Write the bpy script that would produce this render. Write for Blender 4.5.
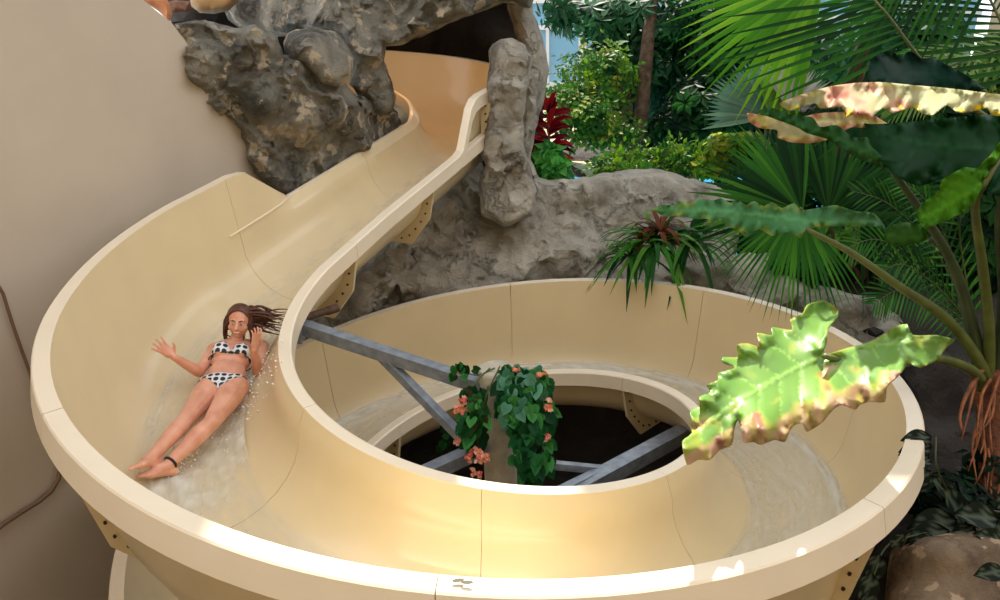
import bpy, bmesh, math, random
import numpy as np
from math import sin, cos, pi, radians as RD
from mathutils import Vector, Matrix, noise, geometry
for o in list(bpy.data.objects): bpy.data.objects.remove(o, do_unlink=True)
SC = bpy.context.scene
COL = SC.collection
# ------------------------------------------------------------------ camera
FPX, S = 752.917, 2.5
PIT, YAW, ROL = 0.3898, 0.015165, -0.032553
CAM = Vector((0, -1.83814*S, 0.621635*S))
FW = Vector((sin(YAW)*cos(PIT), cos(YAW)*cos(PIT), -sin(PIT)))
_r0 = Vector((cos(YAW), -sin(YAW), 0)); _u0 = _r0.cross(FW)
RT = _r0*cos(ROL)+_u0*sin(ROL); UP = _u0*cos(ROL)-_r0*sin(ROL)
cd = bpy.data.cameras.new('camera'); cam = bpy.data.objects.new('camera', cd); COL.objects.link(cam)
M = Matrix((RT, UP, -FW)).transposed().to_4x4(); M.translation = CAM
cam.matrix_world = M
cd.sensor_width = 36; cd.lens = FPX/1000*36; cd.clip_start = .05; cd.clip_end = 200
SC.camera = cam
# ------------------------------------------------------------------ light
W = bpy.data.worlds.new('world'); SC.world = W; W.use_nodes = True
bg = W.node_tree.nodes['Background']
bg.inputs[0].default_value = (0.95, 0.965, 1.0, 1); bg.inputs[1].default_value = 1.65
sd = bpy.data.lights.new('sun', 'SUN'); sd.energy = 9.5; sd.angle = RD(0.9); sd.color = (1.0, .93, .80)
sun = bpy.data.objects.new('sun', sd); COL.objects.link(sun)
SUN_AZ, SUN_EL = RD(8), RD(57)       # azimuth from +y towards +x, elevation
sdir = Vector((sin(SUN_AZ)*cos(SUN_EL), cos(SUN_AZ)*cos(SUN_EL), sin(SUN_EL)))
sun.rotation_euler = sdir.to_track_quat('Z', 'Y').to_euler(); sun.location = sdir*30
SC.view_settings.view_transform = 'Standard'; SC.view_settings.look = 'None'
SC.view_settings.gamma = 1; SC.view_settings.exposure = 0.22
SC.view_settings.use_curve_mapping = False
# ------------------------------------------------------------------ helpers
def atd(x, y, d):
    return CAM + (FW + RT*((x-500)/FPX) - UP*((y-300)/FPX))*d
def aty(x, y, Y):
    r = FW + RT*((x-500)/FPX) - UP*((y-300)/FPX); return CAM + r*((Y-CAM.y)/r.y)
def atz(x, y, Z):
    r = FW + RT*((x-500)/FPX) - UP*((y-300)/FPX); return CAM + r*((Z-CAM.z)/r.z)
def tag(o, label=None, cat=None, group=None, kind=None):
    if label: o['label'] = label
    if cat: o['category'] = cat
    if group: o['group'] = group
    if kind: o['kind'] = kind
    return o
def empty(name, loc, label=None, cat=None, group=None):
    o = bpy.data.objects.new(name, None); COL.objects.link(o); o.location = loc
    o.empty_display_size = .1
    return tag(o, label, cat, group)
class MB:
    """collects verts/faces in world coordinates; build() links them as ONE object"""
    def __init__(s): s.v=[]; s.f=[]; s.c=[]
    def add(s, vs, fs, cols=None):
        b=len(s.v); s.v += [tuple(v) for v in vs]; s.f += [tuple(b+i for i in f) for f in fs]
        s.c += list(cols) if cols is not None else [(1,1,1)]*len(vs)
    def build(s, name, mat, parent=None, smooth=40, origin=None, col=False):
        me = bpy.data.meshes.new(name)
        if origin is None:
            if parent is not None: origin = parent_world(parent)
            else:
                a=np.array(s.v); origin=Vector(((a[:,0].min()+a[:,0].max())/2,(a[:,1].min()+a[:,1].max())/2,a[:,2].min()))
        O=Vector(origin)
        me.from_pydata([(v[0]-O.x,v[1]-O.y,v[2]-O.z) for v in s.v],[],s.f); me.validate()
        if smooth is not None:
            me.shade_smooth()
            if smooth<180: me.set_sharp_from_angle(angle=RD(smooth))
        if col and len(me.vertices)==len(s.c):
            at=me.color_attributes.new('Col','FLOAT_COLOR','POINT')
            at.data.foreach_set('color', np.array([(c[0],c[1],c[2],1) for c in s.c],dtype=np.float32).ravel())
        if mat: me.materials.append(mat)
        o = bpy.data.objects.new(name, me); COL.objects.link(o)
        if parent is not None:
            o.parent = parent; o.location = O-parent_world(parent)
        else: o.location = O
        return o
    def box(s, c, sx, sy, sz, R=None):
        vs=[]
        for i in (-1,1):
            for j in (-1,1):
                for k in (-1,1):
                    p=Vector((i*sx/2,j*sy/2,k*sz/2)); 
                    if R is not None: p=R@p
                    vs.append(Vector(c)+p)
        s.add(vs,[(0,1,3,2),(4,6,7,5),(0,4,5,1),(2,3,7,6),(0,2,6,4),(1,5,7,3)])
    def tube(s, pts, rad, n=8, cap=True, flat=1.0):
        pts=[Vector(p) for p in pts]; m=len(pts)
        if not hasattr(rad,'__len__'): rad=[rad]*m
        t0=(pts[1]-pts[0]).normalized(); a=t0.orthogonal().normalized(); vs=[]
        for i,p in enumerate(pts):
            t=(pts[min(i+1,m-1)]-pts[max(i-1,0)]).normalized()
            a=(a-t*a.dot(t)).normalized(); b=t.cross(a)
            for k in range(n):
                an=2*pi*k/n; vs.append(p+(a*cos(an)+b*sin(an)*flat)*rad[i])
        fs=[(i*n+k,i*n+(k+1)%n,(i+1)*n+(k+1)%n,(i+1)*n+k) for i in range(m-1) for k in range(n)]
        if cap: fs+= [tuple(range(n))[::-1], tuple((m-1)*n+k for k in range(n))]
        s.add(vs,fs)
    def bar(s, a, b, w, h, up=(0,0,1)):
        a=Vector(a);b=Vector(b);t=(b-a).normalized();x=t.cross(Vector(up)).normalized();z=x.cross(t)
        vs=[p+x*i*w/2+z*j*h/2 for p in (a,b) for i,j in((-1,-1),(1,-1),(1,1),(-1,1))]
        s.add(vs,[(3,2,1,0),(4,5,6,7)]+[(k,(k+1)%4,4+(k+1)%4,4+k) for k in range(4)])
    def ball(s, c, r, n=10, R=None, m=None):
        m=m or n; c=Vector(c)
        if not hasattr(r,'__len__'): r=(r,r,r)
        vs=[];
        for i in range(1,m):
            th=pi*i/m
            for k in range(n):
                p=Vector((r[0]*sin(th)*cos(2*pi*k/n), r[1]*sin(th)*sin(2*pi*k/n), r[2]*cos(th)))
                vs.append(c+(R@p if R is not None else p))
        tp=Vector((0,0,r[2])); bt=-tp
        vs += [c+(R@tp if R is not None else tp), c+(R@bt if R is not None else bt)]
        T=len(vs)-2; B=T+1
        fs=[(i*n+k,(i+1)*n+k,(i+1)*n+(k+1)%n,i*n+(k+1)%n) for i in range(m-2) for k in range(n)]
        fs+=[(T,k,(k+1)%n) for k in range(n)]+[(B,(m-2)*n+(k+1)%n,(m-2)*n+k) for k in range(n)]
        s.add(vs,fs)
def parent_world(p):
    v=Vector((0,0,0))
    while p is not None: v+=p.location; p=p.parent
    return v
# ------------------------------------------------------------------ materials
def mat(name): 
    m=bpy.data.materials.new(name); m.use_nodes=True; nt=m.node_tree
    return m, nt, nt.nodes['Principled BSDF']
def nd(nt, t, **kw):
    n=nt.nodes.new(t)
    for k,v in kw.items():
        if k in n.inputs: n.inputs[k].default_value=v
        else: setattr(n,k,v)
    return n
def ramp(nt, stops, src):
    r=nt.nodes.new('ShaderNodeValToRGB'); el=r.color_ramp.elements
    while len(el)<len(stops): el.new(.5)
    for e,(p,c) in zip(el,stops): e.position=p; e.color=(c[0],c[1],c[2],1)
    nt.links.new(src,r.inputs[0]); return r
def srgb(r,g,b): return tuple(((c/255)/12.92 if c/255<=.04045 else ((c/255+.055)/1.055)**2.4) for c in (r,g,b))
def simple(name, col, rough=.5, metal=0, coat=0, var=.0, scale=6, bump=0, bscale=30, vcol=False):
    m,nt,p=mat(name); p.inputs['Roughness'].default_value=rough; p.inputs['Metallic'].default_value=metal
    p.inputs['Coat Weight'].default_value=coat; p.inputs['Coat Roughness'].default_value=.08
    tc=nd(nt,'ShaderNodeTexCoord'); src=None
    if vcol:
        a=nd(nt,'ShaderNodeVertexColor'); a.layer_name='Col'; src=a.outputs[0]
    if var>0:
        n=nd(nt,'ShaderNodeTexNoise',Scale=scale,Detail=5.0); nt.links.new(tc.outputs['Object'],n.inputs[0])
        lo=tuple(c*(1-var) for c in col); hi=tuple(min(1,c*(1+var)) for c in col)
        r=ramp(nt,[(.3,lo),(.7,hi)],n.outputs[0]); src=r.outputs[0]
    if src is not None: nt.links.new(src,p.inputs['Base Color'])
    else: p.inputs['Base Color'].default_value=(*col,1)
    if bump>0:
        n2=nd(nt,'ShaderNodeTexNoise',Scale=bscale,Detail=6.0); nt.links.new(tc.outputs['Object'],n2.inputs[0])
        b=nd(nt,'ShaderNodeBump',Strength=bump,Distance=.02); nt.links.new(n2.outputs[0],b.inputs['Height']); nt.links.new(b.outputs[0],p.inputs['Normal'])
    return m
M_slide = simple('cream gelcoat', srgb(221,202,163), rough=.3, coat=.35, var=.035, scale=2.5)
M_lip = simple('cream gelcoat rim', srgb(236,221,196), rough=.42, coat=.2, var=.03, scale=4)
M_bolt = simple('dark bolt', srgb(60,48,38), rough=.5, metal=.6)
M_steel = simple('galvanised steel', srgb(150,158,168), rough=.45, metal=.55, var=.25, scale=14, bump=.15, bscale=60)
M_rust = simple('rusty pipe', srgb(95,70,52), rough=.7, var=.4, scale=25)
M_conc = simple('pale concrete', srgb(176,168,150), rough=.8, var=.15, scale=12, bump=.3, bscale=50)
M_wall = simple('plaster wall', srgb(198,185,168), rough=.85, var=.05, scale=1.6, bump=.05, bscale=40)
# ------------------------------------------------------------------ slide geometry
KK, K2, RI, RO, EX = 0.0922885, 0.0025808, 1.415, 2.5, 0.0458
def zb(ph): return -(KK*ph+K2*ph*ph)*S
def lerp(a,b,t): return a+(b-a)*t
def interp(x, xs, ys): return float(np.interp(x, xs, ys))
P25=RD(-25); N0=Vector((-cos(P25),-sin(P25),0)); D0=Vector((sin(-P25),cos(P25),0))
TA=3.4; UC=2.85
CC=D0*TA+N0*UC
def station(k):
    """k>=0 : helix with k = phi+25deg ; k<0 : -k = t metres up the straight, beyond TA the bend in the cave"""
    if k>=0:
        ph=k+P25; z=zb(ph); ramp_=max(0,(RD(10)-ph)/RD(35))**1.5
        zi=z-.437+.06*ramp_; zo=z+ramp_*.06
        return dict(O=Vector((0,0,0)),n=Vector((-cos(ph),-sin(ph),0)),zi=zi,zo=zo,zf=z-1.0+.1*ramp_,ex=EX)
    t=-k
    base=-.275+.155*t
    e=EX*max(0,1-t/1.0)
    zi=interp(t,[2.3,2.40,2.62,2.72,2.85,3.2,3.6,4.6,6.5],[0,.03,.36,.42,.43,.41,.34,.30,.25])+base
    zo=interp(t,[0,.5,.66,1.15,3.4,4.2,6],[.155,.222,.215,-.111,.191,.35,.6])
    if t<=TA: return dict(O=D0*t,n=N0,zi=zi,zo=zo,zf=base-.56,ex=e)
    th=(t-TA)/1.1
    n=Matrix.Rotation(th,3,'Z')@N0
    return dict(O=CC-n*UC,n=n,zi=zi,zo=zo,zf=base-.56,ex=0)
def prof(st):
    ui,uo=RI,RO; zf=st['zf']; zc=zf+.44
    pts=[(ui,st['zi'])]
    h=st['zi']-zc
    for q in (.5,): pts.append((lerp(ui,ui+.05,q),lerp(st['zi'],zc,q)))
    uc=(ui+.05+uo-.07)/2; ra=(uo-.07-ui-.05)/2
    for i in range(15):
        a=pi+pi*i/14; pts.append((uc+ra*cos(a),zc+.44*sin(a)))
    for q in (.33,.66,1): pts.append((lerp(uo-.07,uo,q),lerp(zc,st['zo'],q)))
    return pts
def P3(st,u,z):
    w=max(0,min(1,(RO-u)/(RO-RI)))
    return st['O']+st['n']*u+Vector((st['ex']*w,0,z))
def ks(a,b,step=RD(3)):
    n=max(2,int(abs(b-a)/step)+1); return [a+(b-a)*i/(n-1) for i in range(n)]
def sweep(mb,kl,fn,closed=True,cap=True):
    rows=[[Vector(p) for p in fn(k)] for k in kl]; n=len(rows[0])
    vs=[p for r in rows for p in r]; fs=[]
    for i in range(len(rows)-1):
        for j in range(n if closed else n-1):
            a=i*n+j; b=i*n+(j+1)%n; fs.append((a,b,b+n,a+n))
    if cap and closed: fs+=[tuple(range(n))[::-1], tuple(len(vs)-n+j for j in range(n))]
    mb.add(vs,fs)
def shell(k):
    st=station(k); p=prof(st)
    out=[]
    for i,(u,z) in enumerate(p):
        a=p[max(0,i-1)]; b=p[min(len(p)-1,i+1)]; du,dz=b[0]-a[0],b[1]-a[1]; L=math.hypot(du,dz)+1e-9
        out.append((u+dz/L*.018 if False else u-(-dz)/L*.018, z-du/L*.018))
    # exterior side is to the left of travel direction (inner wall going down): outside = (dz,-du)
    return [P3(st,u,z) for u,z in p]+[P3(st,u,z) for u,z in out[::-1]]
LIPI=[(0,.004),(-.07,.004),(-.08,-.004),(-.085,-.12),(-.068,-.12),(-.064,-.018),(0,-.018)]
LIPO=[(0,.004),(.08,.004),(.088,-.004),(.118,-.13),(.1,-.13),(.074,-.018),(0,-.018)]
SL=empty('water_slide',(0,0,-3.3),'cream fibreglass open water slide winding out of the rock in a wide loop','water slide')
K0=-P25
cuts=[-(TA+3.1),-2.36,-.42]+[K0+RD(d) for d in (38,85,130,175,220,265,310,355,400,445)]
gap=.0018
def make_sections():
    for i in range(len(cuts)-1):
        a,b=cuts[i],cuts[i+1]
        g=gap if a<0 else gap/2
        kl=ks(a+g,b-g,RD(2.5))
        extra=[-.5,-.66,-1.15,-2.4,-2.62,-2.72,-2.85]; kl=sorted(set(kl+[e for e in extra if a<e<b]))
        mb=MB(); sweep(mb,kl,shell); sec=mb.build('flume_section',M_slide,SL,smooth=35)
        mb=MB(); 
        sweep(mb,kl,lambda k:[P3(station(k),RI+u,station(k)['zi']+z) for u,z in LIPI])
        mb.build('rim_lip',M_lip,sec,smooth=24)
        kk=[k for k in kl if not(-1.16<k<-.67)]
        for part in ([k for k in kk if k<-1], [k for k in kk if k>-1]):
            if len(part)<2: continue
            mb=MB(); sweep(mb,part,lambda k:[P3(station(k),RO+u*(1 if k>-1.1 else .5),station(k)['zo']+z) for u,z in LIPO])
            mb.build('rim_lip',M_lip,sec,smooth=24)
make_sections()
mb=MB()
for x_,y_,a_ in ((458,580,.5),(467,582,-.3)):
    c_=atz(x_,y_,zb(RD(83))+.0055)
    pts_=[c_+Vector((.022*cos(q),.009*sin(q)+.25*a_*.022*cos(q),0)) for q in [2*pi*i/10 for i in range(10)]]
    mb.add(pts_+[p_+Vector((0,0,-.002)) for p_ in pts_],[tuple(range(10))]+[((i+1)%10,i,10+i,10+(i+1)%10) for i in range(10)])
mb.build('scuff_mark',simple('grey scuff',srgb(84,78,64),.8),SL,smooth=None)
def flange(k,ulo=0,uhi=99,nb=4,w=.10):
    st=station(k); p=prof(st); n=len(p)
    t3=Vector((-st['n'].y,st['n'].x,0)); zi,zo,zf=st['zi'],st['zo'],st['zf']
    key=[(0,(RI-.075,zi-.11)),(4,(RI-.005,zf+.16)),(7,(RI+.2,zf-.1)),(12,(RO-.24,zf-.1)),(14,(RO-.03,zf+.2)),(n-1,(RO+.095,zo-.12))]
    vs=[];mid=[]
    for i,(u,z) in enumerate(p):
        j=max(q for q in range(len(key)-1) if key[q][0]<=i); q=(i-key[j][0])/(key[j+1][0]-key[j][0])
        ou,oz=lerp(key[j][1][0],key[j+1][1][0],q),lerp(key[j][1][1],key[j+1][1][1],q)
        if i in(0,n-1): z=z-.11
        L=math.hypot(ou-u,oz-z)+1e-9; iu,iz=u+(ou-u)/L*.012,z+(oz-z)/L*.012
        for s_ in (-.012,.012): vs.append(P3(st,iu,iz)+t3*s_)
        for s_ in (-.012,.012): vs.append(P3(st,ou,oz)+t3*s_)
        mid.append(P3(st,lerp(u,ou,.6),lerp(z,oz,.6)))
    fs=[]
    for i in range(n-1):
        a=i*4;b=a+4
        fs+=[(a,a+2,b+2,b),(a+1,b+1,b+3,a+3),(a+2,a+3,b+3,b+2),(a,b,b+1,a+1)]
    fs+=[(0,1,3,2),((n-1)*4,(n-1)*4+2,(n-1)*4+3,(n-1)*4+1)]
    mb=MB(); mb.add(vs,fs); fl=mb.build('joint_flange',M_slide,SL,smooth=30)
    L=[0]
    for i in range(n-1): L.append(L[-1]+(mid[i+1]-mid[i]).length)
    cnt=int(L[-1]/.1)
    for j in range(cnt):
        d=.05+j*.1; i=max(x for x in range(n) if L[x]<=d); i=min(i,n-2)
        q=(d-L[i])/(L[i+1]-L[i]); c=mid[i].lerp(mid[i+1],q)
        mb=MB(); mb.tube([c-t3*.024,c-t3*.014,c+t3*.014,c+t3*.024],.009,n=6); mb.build('bolt',M_bolt,fl,smooth=30)
# the rim line of the low wall carried on across the raised wall
mb=MB(); kl=ks(-.30,-1.2,.05)
def ledge(k):
    st=station(k); t=-k; z=-.265+.134*t; st0=dict(st); pr=prof(st)
    u=interp(z,[p_[1] for p_ in pr[15:]],[p_[0] for p_ in pr[15:]])
    return [P3(st,u+.004,z-.006),P3(st,u-.012,z-.006),P3(st,u-.012,z+.004),P3(st,u+.004,z+.006)]
sweep(mb,kl,ledge); mb.build('wall_ledge',M_lip,SL,smooth=40)
ld=bpy.data.lights.new('cave_lamp','AREA'); ld.energy=15; ld.size=.35; ld.color=(1,.52,.2)
cave_lamp=bpy.data.objects.new('cave_lamp',ld); COL.objects.link(cave_lamp); cave_lamp.location=(-.9,4.6,1.12)
cave_lamp.rotation_euler=Vector((-.35,-.5,.8)).to_track_quat('Z','Y').to_euler()
for k in cuts[2:-2]: flange(k)
flange(-1.78)
mb=MB(); sweep(mb,ks(-2.34,-3.5,.1),lambda k:[P3(dict(station(k),ex=0),RI+u,-.275-.155*k+z) for u,z in LIPI]); mb.build('base_lip',M_lip,SL,smooth=24)
st=station(-3.0); mb=MB(); t3=Vector((-st['n'].y,st['n'].x,0))
cs_=[P3(st,RI+u,z)+t3*s_ for s_ in(-.015,.015) for u,z in((-.0,.19),(-.11,.19),(-.11,.5),(.0,.5))]
mb.add(cs_,[(0,1,2,3),(7,6,5,4),(0,4,5,1),(1,5,6,2),(2,6,7,3),(3,7,4,0)]); gf=mb.build('joint_flange',M_slide,SL,smooth=None)
for i in range(4):
    c=P3(st,RI-.06,.23+i*.08); mb=MB(); mb.tube([c-t3*.026,c+t3*.026],.01,n=6); mb.build('bolt',M_bolt,gf,smooth=30)
from mathutils.bvhtree import BVHTree
_bv=[]
for o in list(SL.children):
    if o.name.startswith('flume_section'):
        w=parent_world(o); _bv.append(BVHTree.FromPolygons([v.co+w for v in o.data.vertices],[tuple(p.vertices) for p in o.data.polygons]))
def hitd(x,y):
    r=(FW+RT*((x-500)/FPX)-UP*((y-300)/FPX)); L=r.length; best=None
    for b in _bv:
        h=b.ray_cast(CAM,r/L)
        if h[0] is not None and (best is None or h[3]<best[0]): best=(h[3],h[0],h[1])
    return (best[0]/L,best[1],best[2]) if best else None
def ext(P,x,y,L,near=True):
    """point on the pixel ray at distance L from P"""
    r=(FW+RT*((x-500)/FPX)-UP*((y-300)/FPX)); q=CAM-P; a=r.dot(r); b=2*r.dot(q); c=q.dot(q)-L*L; D=b*b-4*a*c
    if D<0: return CAM+r*(-b/(2*a))
    t=(-b+(-1 if near else 1)*math.sqrt(D))/(2*a); return CAM+r*t
# ------------------------------------------------------------------ rock tools
def rockmat(name, cols, scale=2.2, patch=None, bump=.5, pth=.62):
    m,nt,p=mat(name); p.inputs['Roughness'].default_value=.8
    tc=nd(nt,'ShaderNodeTexCoord')
    n=nd(nt,'ShaderNodeTexNoise',Scale=scale,Detail=9.0,Roughness=.62,Distortion=.3); nt.links.new(tc.outputs['Object'],n.inputs[0])
    r=ramp(nt,[(.28+.44*i/(len(cols)-1),c) for i,c in enumerate(cols)],n.outputs[0]); out=r.outputs[0]
    if patch:
        n2=nd(nt,'ShaderNodeTexNoise',Scale=scale*2.3,Detail=6.0,Roughness=.55); nt.links.new(tc.outputs['Object'],n2.inputs[0])
        r2=ramp(nt,[(pth,(0,0,0)),(pth+.03,(1,1,1))],n2.outputs[0])
        mx=nt.nodes.new('ShaderNodeMix'); mx.data_type='RGBA'
        nt.links.new(r2.outputs[0],mx.inputs[0]); nt.links.new(out,mx.inputs[6]); mx.inputs[7].default_value=(*patch,1); out=mx.outputs[2]
    nt.links.new(out,p.inputs['Base Color'])
    n3=nd(nt,'ShaderNodeTexNoise',Scale=5.0,Detail=12.0,Roughness=.7,Distortion=.4); nt.links.new(tc.outputs['Object'],n3.inputs[0])
    va=nd(nt,'ShaderNodeVectorMath',operation='MULTIPLY_ADD'); va.inputs[1].default_value=(.9,.9,.9); nt.links.new(n3.outputs['Color'],va.inputs[0]); nt.links.new(tc.outputs['Object'],va.inputs[2])
    vo=nd(nt,'ShaderNodeTexVoronoi',feature='DISTANCE_TO_EDGE',Scale=.95); nt.links.new(va.outputs[0],vo.inputs['Vector'])
    cr=ramp(nt,[(.0,(0,0,0)),(.022,(1,1,1))],vo.outputs['Distance'])
    mc=nt.nodes.new('ShaderNodeMix'); mc.data_type='RGBA'; mc.blend_type='MULTIPLY'; mc.inputs[0].default_value=.35
    nt.links.new(out,mc.inputs[6]); nt.links.new(cr.outputs[0],mc.inputs[7]); nt.links.new(mc.outputs[2],p.inputs['Base Color'])
    ad=nd(nt,'ShaderNodeMath',operation='MULTIPLY_ADD'); ad.inputs[1].default_value=.25; nt.links.new(cr.outputs[0],ad.inputs[0]); nt.links.new(n3.outputs[0],ad.inputs[2])
    b=nd(nt,'ShaderNodeBump',Strength=bump,Distance=.2); nt.links.new(ad.outputs[0],b.inputs['Height']); nt.links.new(b.outputs[0],p.inputs['Normal'])
    return m
M_rockL=rockmat('grey spotted rock',[srgb(76,76,68),srgb(136,132,120),srgb(172,166,152),srgb(206,198,182)],patch=srgb(216,200,172),bump=1.0,pth=.57)
M_rockM=rockmat('grey brown rock',[srgb(98,92,80),srgb(168,160,144),srgb(196,188,172),srgb(224,216,200)],scale=2.4,bump=.9)
M_rockB=rockmat('brown boulder rock',[srgb(70,56,42),srgb(118,98,76),srgb(150,130,104)],scale=3,patch=srgb(176,152,124),bump=.6,pth=.57)
M_rockO=rockmat('orange sandstone',[srgb(150,90,55),srgb(196,128,84),srgb(210,150,105)],scale=3,bump=.3)
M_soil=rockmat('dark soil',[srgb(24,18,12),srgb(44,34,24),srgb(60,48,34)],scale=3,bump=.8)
def fbm(p,oct=5,h=.8,lac=2.1): return noise.fractal(p,h,lac,oct)
def inside_dt(pts,poly):
    """distance to outline for each point"""
    P=np.array(poly,float); Q=np.roll(P,-1,0); pts=np.array(pts,float); best=np.full(len(pts),1e9)
    for a,b in zip(P,Q):
        d=b-a; t=np.clip(((pts-a)@d)/(d@d+1e-9),0,1); q=a+t[:,None]*d
        best=np.minimum(best,np.linalg.norm(pts-q,axis=1))
    return best
def tri_grid(poly,step,jit=.3,seed=1,dens=None):
    rnd=random.Random(seed); out=[]; P=[Vector(p) for p in poly]
    for i,p in enumerate(P):
        q=P[(i+1)%len(P)]; n=max(1,int((q-p).length/(dens or step)))
        for k in range(n): out.append(p.lerp(q,k/n))
    xs=[p.x for p in P]; ys=[p.y for p in P]; A=np.array([[p.x,p.y] for p in P]); B=np.roll(A,-1,0)
    pts=[]; y=min(ys)+step/2; r=0
    while y<max(ys):
        x=min(xs)+(step/2 if r%2 else 0)
        while x<max(xs): pts.append((x+rnd.uniform(-jit,jit)*step,y+rnd.uniform(-jit,jit)*step)); x+=step
        y+=step*.87; r+=1
    pts=np.array(pts); ins=np.zeros(len(pts),bool)
    for a,b in zip(A,B):
        c=(a[1]>pts[:,1])!=(b[1]>pts[:,1]); 
        if a[1]!=b[1]:
            xx=(b[0]-a[0])*(pts[:,1]-a[1])/(b[1]-a[1])+a[0]; ins^=c&(pts[:,0]<xx)
    pts=pts[ins]; pts=pts[inside_dt(pts,[(o.x,o.y) for o in out])>step*.5]
    allp=out+[Vector(p) for p in pts]; nb=len(out)
    v,e,f,_,_,_=geometry.delaunay_2d_cdt(allp,[],[list(range(nb))],1,1e-4)
    return v,[tuple(t) for t in f],nb,out
def idw(pts,ctrl,pw=2.5):
    C_=np.array(ctrl,float); pts=np.array(pts,float); d=np.sqrt(((pts[:,None,:]-C_[None,:,:2])**2).sum(2))+4
    w=1/d**pw; return (w*C_[None,:,2]).sum(1)/w.sum(1)
def boundary(faces):
    cnt={}
    for f in faces:
        for i in range(len(f)):
            e=(f[i],f[(i+1)%len(f)])
            if (e[1],e[0]) in cnt: del cnt[(e[1],e[0])]
            else: cnt[e]=1
    return list(cnt)
def relief(name,outline,ctrl,m,label,cat,step=7,edge=22,edged=.35,thick=.7,amp=.12,nsc=1.6,crag=.0,seed=1,rough=1.5,group=None,parent=None,kind=None,ribs=None):
    """a solid rock: its outline and surface points unprojected to their own distances, rounded to the back"""
    v,f,nb,out=tri_grid(outline,step,seed=seed,dens=step*.8)
    pts=[(p.x,p.y) for p in v]; dt=inside_dt(pts,[(o.x,o.y) for o in out]); dep=idw(pts,ctrl)
    off=Vector((seed*7.3,seed*3.1,seed*1.7)); vs=[]; bk=[]
    for (x,y),d,D in zip(pts,dt,dep):
        e=min(1,d/edge); rr=(1-math.sqrt(max(0,1-(1-e)**2)))
        w=atd(x,y,D); q=w*nsc+off
        n=fbm(q*.8,6,1.0)*amp*.7+.022*noise.ridged_multi_fractal(q*1.9,.8,2.2,4,1.0,2.0)-.02+.012*fbm(q*5,4,.7)
        if crag>0:
            _d,_p=noise.voronoi(q*.75+Vector((n,n,n))*1.5); rv=noise.noise_vector(_p[0]*13.7+off)
            n+= crag*(q*.75-_p[0]).dot(rv)*1.5 - crag*.35*max(0,1-(_d[1]-_d[0])*5)
            _d,_p=noise.voronoi(q*2.3); rv=noise.noise_vector(_p[0]*7.7); n+=crag*.32*(q*2.3-_p[0]).dot(rv) - crag*.16*max(0,1-(_d[1]-_d[0])*7)
        if ribs: n+=ribs(x,y)
        jx,jy=0,0
        if d<1e-3 or e<.15: jx=noise.noise(w*9+off)*rough; jy=noise.noise(w*9-off)*rough
        vs.append(atd(x+jx,y+jy,D+rr*edged+n))
        bk.append(atd(x+jx,y+jy,D+edged+thick*math.sqrt(e)+.02))
    n=len(vs); fs=[]
    for t in f:
        a,b,c=(Vector(pts[i]) for i in t[:3])
        if (b-a).cross(c-a)>0: t=t[::-1]
        fs.append(t)
    bd=boundary(fs)
    F_=list(fs)+[tuple(n+i for i in t[::-1]) for t in fs]+[(b,a,n+a,n+b) for a,b in bd]
    mb=MB(); mb.add(vs+bk,F_); o=mb.build(name,m,parent,smooth=60)
    if parent is None: tag(o,label,cat,group,kind)
    return o
# ------------------------------------------------------------------ setting
WD=Vector((.403,.915,0)).normalized(); WN=Vector((WD.y,-WD.x,0)); WP=Vector((-2.6,1.68,0))
def onwall(x,y):
    r=FW+RT*((x-500)/FPX)-UP*((y-300)/FPX); return CAM+r*((WP-CAM).dot(WN)/r.dot(WN))
wl=[(-70,-80),(120,-40),(143,0),(158,12),(171,22),(200,60),(262,130),(300,175),(310,230)]
pts=[onwall(*p) for p in wl]; 
pts=[WP-WD*6.5+Vector((0,0,-3.4)),WP-WD*6.5+Vector((0,0,3.2))]+pts[1:]+[pts[-1]+Vector((0,0,-2.6)),]
pts[-1].z=-3.4
mb=MB(); n=len(pts); mb.add([p for p in pts]+[p-WN*.2 for p in pts],[tuple(range(n)),tuple(range(2*n-1,n-1,-1))]+[((i+1)%n,i,n+i,n+(i+1)%n) for i in range(n)])
tag(mb.build('wall_left',M_wall,smooth=None),kind='structure')
def sstep(a,b,x): t=max(0,min(1,(x-a)/(b-a))); return t*t*(3-2*t)
def ground(x,y):
    r=math.hypot(x,y)
    z=-3.35
    z=lerp(z,-1.55,sstep(2.75,3.5,x+.15*y if y<0 else x-.1*y)*sstep(-4.5,-2.5,y))     # bank to the right
    z=lerp(z,-1.9,sstep(2.9,3.9,y)*sstep(-3,-1.5,x))
    pool=sstep(4.6,5.4,y-max(0,x-2.5)*.15)
    z=lerp(z,-3.3,pool)
    isl=sstep(1.0,.55,math.hypot((x-3.2)/4.2,(y-14.2)/2.0))
    z=lerp(z,-2.15,isl)
    isl=sstep(1.0,.5,math.hypot((x-5.6)/3.0,(y-4.2)/2.6)); z=max(z,lerp(-3.3,-1.5,isl))
    return z+.08*fbm(Vector((x*1.3,y*1.3,3)))
mb=MB(); nx,ny=120,120; X0,X1,Y0,Y1=-9,22.5,-11,30
g=[(lerp(X0,X1,i/nx),lerp(Y0,Y1,(j/ny)**1.15)) for j in range(ny+1) for i in range(nx+1)]
mb.add([(x,y,ground(x,y)) for x,y in g],[(j*(nx+1)+i,j*(nx+1)+i+1,(j+1)*(nx+1)+i+1,(j+1)*(nx+1)+i) for j in range(ny) for i in range(nx)])
tag(mb.build('ground',M_soil,smooth=180),kind='structure')
m,nt,p=mat('pool water'); p.inputs['Base Color'].default_value=(*srgb(60,140,175),1); p.inputs['Roughness'].default_value=.06; p.inputs['IOR'].default_value=1.33
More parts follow.
